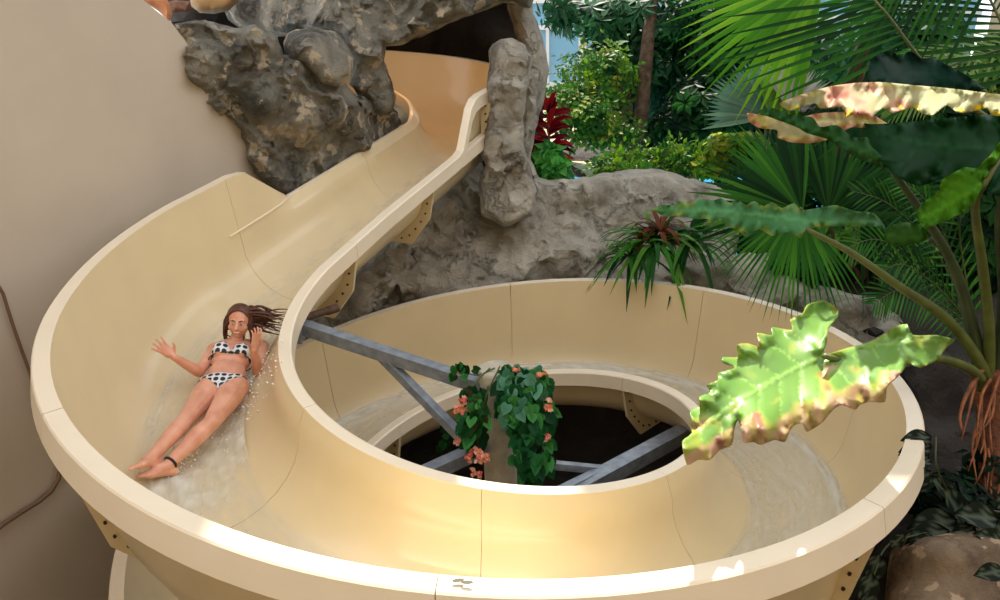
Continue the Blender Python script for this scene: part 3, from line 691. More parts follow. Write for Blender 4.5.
def fan(parent,hub,u0,v0,R,n,a0,a1,cols,seed=1,w=.03,split=.5,droop=.15,cup=.1,name='fan_leaf',stalkto=None):
    """fan palm leaf: pointed segments radiating from the hub in the plane of u0,v0"""
    rnd=random.Random(seed); mb=MB(); u0=u0.normalized(); v0=(v0-u0*v0.dot(u0)).normalized(); N=u0.cross(v0)
    for i in range(n):
        a=lerp(a0,a1,i/(n-1))+rnd.uniform(-.01,.01); d=u0*cos(a)+v0*sin(a); L=R*rnd.uniform(.9,1.05)
        q=[hub+d*L*s_+N*cup*L*s_*s_+Vector((0,0,-1))*droop*L*s_**3 for s_ in (0,.15,.35,.55,.75,1)]
        strip(mb,q,w,N,rnd.choice(cols)*rnd.uniform(.85,1.15),fold=.3)
    f=mb.build(name,M_leaf,parent,smooth=180,col=True)
    if stalkto is not None:
        mb=MB(); stalk(mb,[hub,hub.lerp(stalkto,.5)+Vector((0,0,.05)),stalkto],.011,.02,n=6); mb.build('leaf_stalk',M_stem,f,smooth=180)
    return f
DG=[G(24,66,26),G(34,84,30),G(18,52,24)]; MG=[G(52,112,36),G(70,130,42),G(40,96,34)]; BG=[G(96,160,40),G(120,176,50),G(74,140,36)]; GG=[G(96,128,104),G(110,140,112),G(84,118,96)]
# coconut like frond at the top right
r_=[atd(948,92,5.0),atd(915,52,4.9),atd(890,18,4.85),(atd(872,-4,4.85)),atd(845,-50,4.9),atd(825,-80,5.0)]
PT=empty('feather_palm',atd(985,330,6.0),'large feather palm arching over the top right corner','palm')
frond(PT,r_,28,1.15,.014,RD(78),DG+[G(44,96,30)],seed=3,droop=.02,nrm=-FW)
frond(PT,[atd(1030,90,5.3),atd(1000,20,5.2),atd(975,-30,5.2),atd(950,-80,5.3)],26,.9,.017,RD(70),DG,seed=4,droop=.02,nrm=-FW)
frond(PT,[atd(1035,40,5.8),atd(960,62,5.6),atd(920,80,5.5),atd(890,96,5.5)],26,.5,.012,RD(40),[G(130,160,90),G(96,140,60)],seed=5,droop=.1,nrm=-FW+Vector((0,0,.5)))
mb=MB(); stalk(mb,[atd(1010,400,6.2),atd(1030,250,5.9),atd(1034,90,5.4),atd(1030,30,5.6)],.12,.09,n=12); mb.build('trunk',M_bark,PT,smooth=180)
mb=MB(); stalk(mb,[atd(1032,150,5.5),atd(990,120,5.2),atd(948,92,5.0)],.03,.014,n=8); mb.build('leaf_stalk',M_stem,PT,smooth=180)
# bright fan leaf at the top, grey fan leaves farther back
F1=empty('fan_palm',atd(838,215,9.3),'fan palm with bright backlit green leaf high at the top','palm')
up_=UP; 
fan(F1,atd(822,-22,6.2),-RT-UP*.35,UP,1.25,30,RD(-62),RD(50),BG,seed=2,w=.03,droop=.05,stalkto=atd(900,-40,6.6))
fan(F1,atd(905,-10,6.6),-RT-UP*.5,UP,1.1,14,RD(-40),RD(25),MG+DG,seed=12,w=.02,droop=.08,stalkto=atd(930,-60,6.8))
mb=MB(); stalk(mb,[atd(850,260,8.9),atd(842,150,8.5),atd(860,60,7.6),atd(905,-40,6.7)],.11,.07,n=12); mb.build('trunk',M_bark,F1,smooth=180)
F2=empty('fan_palm',atd(765,160,10.5),'low fan palm with pale grey green leaves behind the scorched leaves','palm')
fan(F2,atd(766,116,10.2),UP,RT,.85,46,RD(-100),RD(100),GG,seed=6,w=.045,droop=.02,stalkto=atd(764,165,10.3))
fan(F2,atd(772,118,10.1),UP+RT*.3,RT,.75,30,RD(-30),RD(70),[G(110,160,60),G(130,176,70)],seed=7,w=.04,droop=.02,stalkto=atd(766,165,10.25))
fan(F2,atd(790,110,9.9),UP*.9+RT*.5,RT,.72,34,RD(-60),RD(60),[G(150,146,136),G(170,164,150)],seed=8,w=.022,droop=.05,stalkto=atd(770,165,10.1))
# the big fan palm in the middle right
F3=empty('fan_palm',atd(805,250,6.3),'dark green fan palm with stiff pointed leaves under the scorched leaves','palm')
hb=atd(802,212,5.9)
fan(F3,hb,UP-RT*.25,RT,.88,30,RD(-88),RD(20),MG+DG,seed=21,w=.022,droop=.06,stalkto=atd(830,262,6.3))
fan(F3,atd(828,214,6.1),UP*.9+RT*.35,RT,.84,30,RD(-45),RD(70),DG+[G(44,96,34)],seed=22,w=.02,droop=.08,stalkto=atd(835,262,6.4))
fan(F3,atd(800,208,5.7),-UP-RT*1.0,RT,.8,34,RD(-42),RD(85),MG,seed=23,w=.013,droop=.12,stalkto=atd(832,262,6.3))
fan(F3,atd(862,200,6.6),-UP*.2+RT,UP,.9,36,RD(-80),RD(80),DG,seed=24,w=.016,droop=.12,stalkto=atd(850,270,6.6))
P4=empty('feather_palm',atd(985,330,6.9),'young feather palm with fine dark fronds behind the elephant ear stalks','palm')
q_=[atd(975,330,6.6)]
for i,(a,b,c) in enumerate((((930,270),(880,240),(842,250)),((935,250),(890,205),(850,190)),((950,250),(925,200),(890,175)),((960,240),(960,190),(930,150)),((935,300),(900,290),(872,305)),((940,290),(905,265),(880,272)))):
    frond(P4,q_+[atd(*a,6.4),atd(*b,6.1),atd(*c,6.0)],24,.34,.009,RD(60),(DG if i%2 else MG)+[G(60,110,40)],seed=30+i,droop=.15,nrm=-FW+Vector((0,0,.4)),rr=.008)
# ------------------------------------------------------------------ trees and shrubs
def diamond(mb,p,d,N,L,w,c):
    sd=d.cross(N).normalized(); q=p+d*L
    mb.add([p,p+d*L*.45-sd*w+N*w*.25,q,p+d*L*.45+sd*w+N*w*.25,],[(0,1,2),(0,2,3)],[c*.8,c,c*1.05,c])
def rvec(rnd): 
    while True:
        v=Vector((rnd.uniform(-1,1),rnd.uniform(-1,1),rnd.uniform(-1,1)))
        if .05<v.length<1: return v
def foliage(mb,blobs,n,cols,rnd,L=.3,lw=.05,kind='palmate',nl=7):
    wts=[b[1]*b[2] for b in blobs]
    for _ in range(n):
        c,rx,ry,rz=rnd.choices(blobs,wts)[0]; v=rvec(rnd); v=v.normalized()*(v.length**.45)
        p=c+Vector((v.x*rx,v.y*rz,v.z*ry)); out=(v+Vector((0,-.25,.35))+rvec(rnd)*.6).normalized()
        a=out.orthogonal().normalized(); a=Matrix.Rotation(rnd.uniform(0,6.3),3,out)@a; b=out.cross(a); cc=rnd.choice(cols)*rnd.uniform(.7,1.25)
        if kind=='palmate':
            for k in range(nl):
                t=2*pi*k/nl+rnd.uniform(-.15,.15); d=(a*cos(t)+b*sin(t)-out*.35).normalized(); diamond(mb,p+d*L*.12,d,out,L*rnd.uniform(.75,1.1),lw,cc)
        else:
            d=a; 
            for k in range(nl):
                s_=k/nl; q=p+d*L*s_*1.6-Vector((0,0,1))*L*s_*s_*.5
                for sg in (-1,1): diamond(mb,q,(d*.7+b*sg).normalized(),out,L*.55*(1-s_*.5),lw,cc)
            diamond(mb,p+d*L*1.6,d,out,L*.5,lw,cc)
def pxblob(x,y,d,rx,ry,rz=None):
    k=d/FPX; return (atd(x,y,d),rx*k,ry*k,(rz or rx)*k)
def tree(name,blobs,trunks,n,cols,label,cat,seed,L=.3,lw=.05,kind='palmate',nl=7,group=None):
    rnd=random.Random(seed); base=Vector(trunks[0][0][-1]) if trunks else blobs[0][0]-Vector((0,0,blobs[0][2]))
    T=empty(name,base,label,cat,group); mb=MB(); foliage(mb,blobs,n,cols,rnd,L,lw,kind,nl); mb.build('foliage',M_leaf,T,smooth=None,col=True)
    for pts,r0,r1 in trunks:
        mb=MB(); stalk(mb,pts,r0,r1,n=10,seg=12); mb.build('trunk',M_bark,T,smooth=180)
    return T
tree('umbrella_tree',[pxblob(600,18,15,50,20),pxblob(655,20,15,70,35),pxblob(640,70,15.3,60,45),pxblob(690,60,15.6,50,60),pxblob(560,12,14.5,22,14)],
  [([atd(655,-20,14.2),atd(646,60,14.1),atd(641,120,14.2),atd(637,158,14.4)],.11,.16),([atd(690,10,15.5),atd(665,60,15.3),atd(645,100,15.1)],.05,.08)],620,
  [G(30,72,40),G(44,88,54),G(64,104,70),G(20,54,30)],'tall umbrella tree with divided leaves and a thick brown trunk beyond the rocks','tree',41,L=.34,lw=.05)
tree('slender_tree',[pxblob(600,75,14,38,34),pxblob(585,115,13.6,34,26),pxblob(610,130,13.8,30,20),pxblob(570,100,13.6,20,22)],
  [([atd(618,50,14),atd(622,110,14),atd(622,155,14.1)],.05,.09),([atd(628,90,14.1),atd(631,130,14.1),atd(632,155,14.2)],.04,.06)],420,
  [G(66,116,40),G(96,136,48),G(44,90,34),G(120,130,50)],'slender tree with light yellow green leaves left of the thick trunk','tree',42,L=.24,lw=.04,kind='pinnate',nl=4)
tree('broadleaf_tree',[pxblob(735,60,14,50,60),pxblob(745,20,14,60,40),pxblob(715,110,13.8,50,40),pxblob(765,75,13.5,25,25),pxblob(690,130,14,40,30)],
  [([atd(720,60,14.2),atd(712,120,14.2),atd(706,165,14.3)],.08,.12)],800,[G(20,56,26),G(32,76,34),G(14,44,24),G(44,92,40)],'dense dark broadleaf tree right of the umbrella tree','tree',43,L=.26,lw=.055)
tree('dark_shrub',[pxblob(728,196,9.6,26,14),pxblob(752,236,8.9,22,16),pxblob(775,225,9,20,20)],[([atd(740,230,9.2),atd(742,262,9.3)],.02,.03)],330,DG,'dark leafy shrub right behind the bromeliad on the rock ledge','shrub',53,L=.17,lw=.04,nl=6)
tree('distant_tree',[pxblob(690,95,19,60,50),pxblob(800,90,19,70,60),pxblob(900,60,20,60,60),pxblob(640,130,19,30,20)],[([atd(700,100,19),atd(700,150,19.2)],.1,.14)],700,[G(20,60,36),G(30,74,44),G(44,92,50)],
  'dark green tree mass by the glass wall of the hall','tree',52,L=.42,lw=.11)
tree('croton_shrub',[pxblob(725,150,11.5,26,16),pxblob(745,150,11.3,22,18),pxblob(715,165,11.5,22,10)],[([atd(730,165,11.5),atd(732,182,11.6)],.03,.04)],220,
  [G(80,136,36),G(110,150,40),G(150,156,40),G(50,100,34)],'yellow green croton shrub behind the rock ledge','shrub',44,L=.2,lw=.045,nl=5)
tree('fern_shrub',[pxblob(640,164,12,26,9),pxblob(615,166,12,22,8),pxblob(675,160,12,24,14)],[([atd(640,160,12),atd(640,178,12)],.02,.03)],260,
  [G(96,130,44),G(70,110,40),G(44,84,34)],'low ferny shrub at the foot of the trunks','shrub',45,L=.22,lw=.03,kind='pinnate',nl=5)
tree('broadleaf_shrub',[pxblob(549,160,9.3,12,12),pxblob(556,170,9.2,14,9)],[([atd(550,165,9.3),atd(549,182,9.4)],.02,.03)],60,
  [G(70,150,60),G(96,176,80),G(40,110,44)],'bright green leafy plant beside the rock pillar','shrub',46,L=.2,lw=.07,nl=5)
TI=empty('ti_plant',atd(548,168,9.6),'dark red ti plant rising beside the rock pillar','plant'); rnd=random.Random(9); mb=MB()
for i in range(44):
    y=rnd.uniform(108,165); a=rnd.uniform(-.6,pi+.6); d=(RT*cos(a)+UP*(.15+.5*sin(a))-FW*rnd.uniform(-.3,.6)).normalized(); p=atd(548,y,9.6)
    strip(mb,[p,p+d*.12,p+d*.24+Vector((0,0,-.02)),p+d*.36+Vector((0,0,-.09))],.042,-FW+UP*.6,rnd.choice([G(120,16,22),G(80,12,20),G(160,34,32),G(50,14,20)]))
mb.build('foliage',M_leaf,TI,smooth=180,col=True)
mb=MB(); stalk(mb,[atd(548,98,9.6),atd(549,130,9.6),atd(548,172,9.6)],.015,.02,n=6); mb.build('stem',M_bark,TI,smooth=180)
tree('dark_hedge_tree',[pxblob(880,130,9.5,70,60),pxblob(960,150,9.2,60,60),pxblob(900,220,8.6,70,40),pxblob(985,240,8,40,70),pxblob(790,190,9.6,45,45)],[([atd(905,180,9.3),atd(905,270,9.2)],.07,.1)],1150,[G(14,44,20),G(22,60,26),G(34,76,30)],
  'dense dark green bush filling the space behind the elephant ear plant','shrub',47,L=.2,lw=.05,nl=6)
tree('small_leaf_tree',[pxblob(975,85,9,34,30),pxblob(1000,60,9,25,30),pxblob(950,75,9.2,26,20)],[([atd(990,90,9.1),atd(1000,250,9.3)],.04,.08)],420,[G(96,130,50),G(60,100,40),G(130,160,80)],
  'small leaved sunlit tree at the right edge','tree',48,L=.12,lw=.035,nl=5)
tree('mangrove_shrub',[pxblob(865,225,8,35,20),pxblob(905,245,7.8,30,20),pxblob(830,240,8.3,22,14)],[([atd(868,250,8.3),atd(860,285,8.4)],.03,.05),([atd(852,262,8.3),atd(861,280,8.35)],.02,.03)],200,[G(40,90,36),G(70,130,44),G(110,160,60)],
  'open green shrub in front of the blue pool water','shrub',49,L=.2,lw=.05,nl=5)
# strap leaf plant on the ledge
BR=empty('bromeliad',atd(665,262,7.3),'strap leaved bromeliad with reddish brown centre hanging over the slide rim','plant')
rnd=random.Random(12)
for nm,cnt,cols,R,cx,cy,mt in (('leaf_rosette',70,MG+[G(90,140,50),G(40,90,34)],.62,655,246,1),('dry_leaf_rosette',30,[G(120,52,40),G(130,76,50),G(84,60,34)],.42,660,232,1),('leaf_rosette',50,MG+DG,.6,690,246,1),('leaf_rosette',30,DG+MG,.5,632,258,1)):
    mb=MB(); c0=atd(cx,cy,7.3)
    for i in range(cnt):
        a=rnd.uniform(0,2*pi); el=rnd.uniform(.1,1.1); d=Vector((cos(a)*cos(el),sin(a)*cos(el),sin(el))); L=R*1.15*rnd.uniform(.7,1.15)
        q=[c0+d*L*s_+Vector((0,0,-1))*L*.75*s_**2.2*(1.2-el*.5) for s_ in (0,.2,.4,.6,.8,1)]
        strip(mb,q,.026,Vector((0,0,1)),rnd.choice(cols)*rnd.uniform(.8,1.2))
    mb.build(nm,M_leaf,BR,smooth=180,col=True)
tree('small_shrub',[pxblob(790,262,7.6,18,9),pxblob(815,270,7.4,16,8)],[([atd(800,262,7.6),atd(800,276,7.6)],.01,.02)],120,DG+[G(60,90,60)],'low dark narrow leaved plant on top of the rock ridge','shrub',50,L=.14,lw=.016,nl=8)
# dark veined foliage bottom right
M_vein=leafmat('vein leaf',trans=.15)
def veinleaf(mb,p,d,N,L,w):
    d=d.normalized(); sd=d.cross(N).normalized(); N=sd.cross(d); n=9; vs=[];cs=[];
    for i in range(n+1):
        u=i/n; ww=w*math.sin(pi*min(1,u*1.0)**.75)
        for j in range(-3,4):
            v=j/3; vs.append(p+d*L*(u+abs(v)*.06)+sd*ww*v+N*(abs(v)*w*.25-u*u*L*.15)); cs.append(G(96,110,92)*.6 if (j==0 and i>0) or ((i+abs(j))%4==0 and 0<abs(j)<3) else G(14,24,16))
    fs=[(i*7+j,i*7+j+1,(i+1)*7+j+1,(i+1)*7+j) for i in range(n) for j in range(6)]
    mb.add(vs,fs,cs)
VP=empty('veined_vine',atd(925,525,4.3),'dark vine with silver veined pointed leaves creeping along the right rim of the slide','vine')
for (x,y,D,ax,ay,L) in ((932,437,3.86,-1,.05,.13),(932,445,3.84,-1,.15,.14),(930,453,3.82,-1,.0,.13),(932,459,3.8,-.9,.3,.09),(925,466,3.75,-.3,1,.1),(930,472,3.78,-.6,.8,.11),(958,520,3.95,-1,.1,.22),(950,530,3.9,-1,.25,.2),(965,525,4.0,-.5,-.9,.2),(975,524,3.9,-.6,.5,.16),
    (1000,520,3.9,-1,-.2,.2),(985,530,3.9,.8,.2,.18),(995,510,4.0,.6,-.5,.16),(955,500,4.2,-.7,-.7,.16),(938,540,3.85,-1,.1,.12),(880,552,3.55,-.4,.9,.13),(872,570,3.5,-.3,.9,.14),(890,548,3.6,.5,-.6,.08),(868,588,3.5,0,1,.13),(860,604,3.5,.2,1,.12),(1005,570,3.5,-1,.1,.12),(1008,545,3.8,-1,-.4,.15)):
    mb=MB(); dr=(RT*ax-UP*ay-FW*.15); veinleaf(mb,atd(x,y,D),dr,-FW+UP*.7,L*1.25,L*.36); mb.build('leaf',M_vein,VP,smooth=180,col=True)
mb=MB()
for pts in ([(1005,545,3.9),(965,522,4.0),(940,530,3.95),(905,538,3.8),(885,548,3.6),(874,575,3.52),(864,600,3.5)],[(1000,512,4.1),(960,505,4.15),(938,470,3.85),(936,437,3.9)]):
    stalk(mb,[atd(*p) for p in pts],.006,.004,n=5,seg=24)
mb.build('stem',M_stemdark,VP,smooth=180)
tree('groundcover_plant',[pxblob(955,500,4.45,40,22),pxblob(990,470,4.6,25,25),pxblob(940,550,4.1,30,10)],[([atd(965,500,4.5),atd(965,515,4.5)],.006,.008)],160,[G(12,34,20),G(20,52,28),G(10,26,18)],'low dark green ground cover at the foot of the elephant ear plant','plant',51,L=.1,lw=.022,nl=5)
# ------------------------------------------------------------------ begonia on the column
BP=empty('begonia',(CX,CY,CZ),'trailing green begonia with salmon pink flowers spilling over the column top','plant')
rnd=random.Random(77)
def heart(mb,p,d,N,L,w,c):
    d=d.normalized(); sd=d.cross(N).normalized(); N=sd.cross(d)
    o=[(0,0,0),(-.12,.3,.1),(.1,.5,.16),(.45,.48,.12),(.8,.22,.0),(1,0,-.08),(.8,-.22,0),(.45,-.48,.12),(.1,-.5,.16),(-.12,-.3,.1)]
    vs=[p+d*L*a+sd*w*2*b+N*L*h for a,b,h in o]; vs.append(p+d*L*.45)
    mb.add(vs,[(10,i,(i+1)%10) for i in range(10)],[c]*10+[c*.8])
def beg(mb,x,y,rx,ry,n,d0,cols,L=.085):
    for i in range(n):
        v=rvec(rnd); v=v.normalized()*v.length**.4
        p=atd(x+v.x*rx,y+v.y*ry,d0-.16*abs(v.z)+.02*v.x); d=(Vector((0,0,-1))+rvec(rnd)*.75-FW*.25+RT*v.x*.5); N=(-FW+rvec(rnd)*.5+UP*.4)
        heart(mb,p,d,N,L*rnd.uniform(.65,1.2),L*.42,rnd.choice(cols)*rnd.uniform(.75,1.2))
BC=[G(30,92,50),G(48,118,62),G(24,72,42),G(70,140,70)]; BL=[G(90,146,120),G(70,128,100),G(110,160,140)]
mb=MB(); beg(mb,522,385,26,22,75,4.9,BL+BC,L=.1); beg(mb,528,415,25,22,85,4.88,BC); beg(mb,533,450,18,30,80,4.88,BC); beg(mb,515,405,16,22,40,4.85,BC+BL)
mb.build('leaf_cascade',M_leaf,BP,smooth=None,col=True)
for a_ in (((474,418,12,34,95,4.85,DG+BC+[G(70,60,36)]),),((445,440,5,18,14,5.2,DG,.06),),((462,370,12,8,9,4.95,DG+BC,.07),)):
    mb=MB()
    for q_ in a_: beg(mb,*q_)
    mb.build('leaf_cascade',M_leaf,BP,smooth=None,col=True)
mb=MB()
for pts in ([(490,368,4.9),(475,385,4.85),(470,420,4.83),(468,450,4.85)],[(495,368,4.9),(478,375,4.9),(466,372,4.95),(458,366,4.97)],[(505,366,4.85),(530,380,4.85),(545,410,4.85),(540,470,4.85)],[(505,366,4.82),(515,400,4.8),(525,440,4.82),(530,478,4.85)],[(500,366,4.82),(485,400,4.8),(480,440,4.82)]):
    stalk(mb,[atd(*p) for p in pts],.006,.003,n=5,seg=14)
mb.build('stem',M_stem,BP,smooth=180)
def flowers(x,y,rx,ry,n,d0,label=None):
    mb=MB()
    for i in range(n):
        v=rvec(rnd); p=atd(x+v.x*rx,y+v.y*ry,d0-.03*abs(v.z)); c=rnd.choice([G(232,150,120),G(240,172,140),G(222,120,104),G(246,200,176)])
        for k in range(4):
            d=(Vector((0,0,-1))+rvec(rnd)*1.1-FW*.3).normalized(); heart(mb,p,d,-FW+rvec(rnd)*.6,.026,.011,c)
    mb.build('flower_cluster',M_leaf,BP,smooth=None,col=True)
for a in ((461,408,9,5,16,4.78),(463,399,4,3,5,4.78),(478,455,13,8,38,4.76),(459,440,4,3,6,4.78),(549,405,4,7,8,4.8),(545,436,4,4,7,4.8),(476,472,5,5,6,4.78),(458,369,4,4,5,4.95),(541,374,4,3,4,4.8),(515,368,4,2,4,4.8)): flowers(*a)
# ------------------------------------------------------------------ the sliding woman
def px3(x,y,off): return atd(x,y,hitd(x,y)[0]-off)
def frame(T,Lr):
    T=T.normalized(); L=(Lr-T*Lr.dot(T)).normalized(); F_=L.cross(T); return Matrix((L,F_,T)).transposed()   # columns: lateral, normal, up
hipR=px3(209,387,.19); hipL=px3(238,387,.19); hipC=(hipR+hipL)/2; 
hipL=hipC+(hipL-hipC).normalized()*.088; hipR=hipC+(hipR-hipC).normalized()*.088
kneeR=ext(hipR,187,419,.41); ankR=ext(kneeR,151,458,.385); kneeL=ext(hipL,212,422,.41); ankL=ext(kneeL,167,466,.385)
neck=ext(hipC,237,340,.47,False); 
shR=ext(neck,214,350,.165,True); shL=ext(neck,262,347,.165,True)
Lat=(shL-shR).normalized(); T=(neck-hipC).normalized(); TF=frame(T,Lat); Fn=TF.col[1]
if Fn.dot(FW)>0: Fn=-Fn
TF=Matrix((TF.col[0],-Fn,TF.col[2])).transposed()      # y column points into the body (back)
HT=(UP*.93+RT*.12-FW*.28).normalized(); headc=atd(239.5,321,(neck-CAM).dot(FW)-.075)
HL=(RT+FW*.12-UP*.02).normalized(); HL=(HL-HT*HL.dot(HT)).normalized(); HB=HT.cross(HL)     # into the head
if HB.dot(FW)<0: HB=-HB
HM=Matrix((HL,HB,HT)).transposed()
elR=ext(shR,199,372,.27,True); wrR=ext(elR,174,357,.235,True)
elL=ext(shL,258,374,.27,True); wrL=ext(elL,254,350,.235,True)
def tb(v,o=hipC,Mx=TF): return o+Mx@Vector(v)
PW=empty('person',hipC-Vector((0,0,.15)),'woman in a spotted bikini sliding feet first down the flume, both hands raised','person')
mb=MB()
def cone(a,b,ra,rb,n=14,seg=5):
    mb.tube([a.lerp(b,i/seg) for i in range(seg+1)],[lerp(ra,rb,i/seg) for i in range(seg+1)],n=n); mb.ball(a,ra,n); mb.ball(b,rb,n)
tl=(neck-hipC).length
mb.ball(tb((0,0,-.01)),(.158,.1,.115),20,TF); mb.ball(tb((-.082,.02,-.03)),(.085,.09,.1),14,TF); mb.ball(tb((.082,.02,-.03)),(.085,.09,.1),14,TF)
mb.ball(tb((0,-.005,.12)),(.122,.078,.15),18,TF); mb.ball(tb((0,0,.29)),(.138,.092,.16),20,TF); mb.ball(tb((0,.01,.39)),(.125,.075,.08),18,TF)
for s_ in(-1,1): mb.ball(tb((s_*.066,-.068,.285)),(.062,.048,.062),16,TF)
cone(tb((-.02,.0,.42)),shR,.05,.05); cone(tb((.02,0,.42)),shL,.05,.05)
cone(tb((0,0,.40)),headc+HM@Vector((0,.03,-.07)),.052,.046)
for h,k,a,s_ in((hipR,kneeR,ankR,-1),(hipL,kneeL,ankL,1)):
    cone(h,h.lerp(k,.3),.088,.086); cone(h.lerp(k,.3),k,.086,.054); cone(k,k.lerp(a,.3),.052,.056); cone(k.lerp(a,.3),a,.055,.033)
    mb.ball(k-FW*.012,(.05,.05,.05),12)
for sh,el,wr in((shR,elR,wrR),(shL,elL,wrL)):
    mb.ball(sh,.052,12); cone(sh,sh.lerp(el,.4),.046,.043); cone(sh.lerp(el,.4),el,.043,.036); cone(el,el.lerp(wr,.3),.037,.037); cone(el.lerp(wr,.3),wr,.036,.024)
# feet: heel, arch, ball, five toes
def foot(a,toe,sole):
    d=(toe-a).normalized(); side=d.cross(sole).normalized(); L=.2
    heel=a+sole*.035-d*.03; mb.ball(heel,.032,12); ballp=a+d*.13+sole*.03
    cone(a,a+d*.06+sole*.01,.034,.032); cone(heel,ballp,.026,.024)
    for s_ in(-1.3,0,1.3): cone(a+d*.05+sole*.012,ballp+side*s_*.018,.028,.018)
    for i,(r,l) in enumerate(((.0125,.042),(.0095,.04),(.009,.036),(.0085,.031),(.008,.026))):
        q=ballp+side*(-.032+i*.016)+d*.008; cone(q,q+d*l*.6-sole*.006,r,r); cone(q+d*l*.6-sole*.006,q+d*l+sole*.004,r,r*.85)
dn_=Vector((0,0,-1))
foot(ankR,ext(ankR,133,464,.17,True),(dn_*.5+(-FW)*-.3+RT*.2).normalized())
foot(ankL,ext(ankL,141,471,.17,True),(dn_*.6-UP*.4+RT*.2).normalized())
def hand(wr,d,pn,thumb,curl,spread=.16):
    """wrist, finger direction, palm normal, side of the thumb (+-1), finger curl"""
    d=d.normalized(); side=d.cross(pn).normalized(); pn=side.cross(d).normalized()*1.0
    Mx=Matrix((side,pn,d)).transposed(); pc=wr+d*.048
    mb.ball(pc,(.037,.015,.048),14,Mx); mb.ball(wr+d*.07,(.038,.013,.022),12,Mx); cone(wr,wr+d*.03,.023,.022)
    for i,(l) in enumerate((.066,.074,.069,.054)):
        o=(-1.5+i)*thumb*-1; base=wr+d*.085+side*o*.0195; fd=(d+side*o*spread).normalized()
        p1=base+fd*l*.45+pn*curl*l*.15; p2=p1+(fd+pn*curl*.9).normalized()*l*.33; p3=p2+(fd*.8+pn*curl*1.6).normalized()*l*.26
        cone(base-fd*.012,p1,.0088,.0083,8,3); cone(p1,p2,.0083,.0078,8,3); cone(p2,p3,.0078,.0068,8,3)
    tb0=wr+d*.025+side*thumb*.026; t1=tb0+(d*.6+side*thumb*.9+pn*.2).normalized()*.035; t2=t1+(d*.9+side*thumb*.45+pn*.3).normalized()*.028
    cone(tb0,t1,.0125,.0098,8,3); cone(t1,t2,.0098,.0082,8,3)
hand(wrR,(atd(158,344,(wrR-CAM).dot(FW)-.03)-wrR),-FW*.9+RT*.3,1,.25,.2)
hand(wrL,(atd(258,332,(wrL-CAM).dot(FW)-.02)-wrL),FW*.5-RT*.8,-1,.55,.12)
# head
def hp(v): return headc+HM@Vector(v)
mb.ball(hp((0,.012,.02)),(.078,.092,.092),22,HM); mb.ball(hp((0,-.012,-.03)),(.067,.07,.073),20,HM); mb.ball(hp((0,-.045,-.088)),(.026,.025,.02),12,HM)
for s_ in(-1,1):
    mb.ball(hp((s_*.04,-.052,-.03)),(.028,.024,.026),12,HM); mb.ball(hp((s_*.028,-.072,.028)),(.022,.012,.009),10,HM)
    mb.ball(hp((s_*.074,.01,-.012)),(.009,.018,.03),10,HM); mb.ball(hp((s_*.011,-.088,-.03)),(.009,.01,.008),8,HM)
mb.tube([hp((0,-.078,.02)),hp((0,-.09,-.005)),hp((0,-.102,-.026))],[.009,.0105,.0125],n=8); mb.ball(hp((0,-.1,-.027)),.0125,10)
mb.ball(hp((0,-.077,-.05)),(.024,.012,.007),12,HM); mb.ball(hp((0,-.075,-.064)),(.02,.012,.008),12,HM)
tmp=mb.build('tmp_body',None,None,smooth=180,origin=(0,0,0))
rm=tmp.modifiers.new('r','REMESH'); rm.mode='VOXEL'; rm.voxel_size=.0052
sm=tmp.modifiers.new('s','SMOOTH'); sm.factor=.5; sm.iterations=3
dg=bpy.context.evaluated_depsgraph_get(); ev=tmp.evaluated_get(dg).to_mesh()
BV=np.array([v.co[:] for v in ev.vertices]); BN=np.array([v.normal[:] for v in ev.vertices]); BF=[tuple(p.vertices) for p in ev.polygons]
bpy.data.objects.remove(tmp)
def skinmat():
    m,nt,p=mat('skin'); p.inputs['Roughness'].default_value=.42
    p.inputs['Subsurface Weight'].default_value=.25; p.inputs['Subsurface Radius'].default_value=(.02,.008,.004)
    tc=nd(nt,'ShaderNodeTexCoord'); n=nd(nt,'ShaderNodeTexNoise',Scale=9.0,Detail=4.0); nt.links.new(tc.outputs['Object'],n.inputs[0])
    r=ramp(nt,[(.3,srgb(206,142,116)),(.7,srgb(232,176,150))],n.outputs[0]); nt.links.new(r.outputs[0],p.inputs['Base Color']); return m
M_skin=skinmat()
mb=MB(); mb.add([Vector(v) for v in BV],BF); body=mb.build('body',M_skin,PW,smooth=180)
def patch(name,sel,m,off=.0045):
    """a garment: the chosen part of the body surface, lifted off it"""
    keep=[f for f in BF if all(sel[i] for i in f)]; ids=sorted({i for f in keep for i in f}); mp={i:k for k,i in enumerate(ids)}
    a=[Vector(BV[i]+BN[i]*off) for i in ids]; b=[Vector(BV[i]-BN[i]*.002) for i in ids]; n=len(ids)
    fs=[tuple(mp[i] for i in f) for f in keep]; bd=boundary(fs)
    q=MB(); q.add(a+b,fs+[tuple(n+i for i in f[::-1]) for f in fs]+[(y,x,n+x,n+y) for x,y in bd]); return q.build(name,m,PW,smooth=60)
def local(o,Mx): 
    A=np.array(Mx); return (BV-np.array(o))@A          # columns are axes
LB=local(hipC,TF); LH=local(headc,HM)
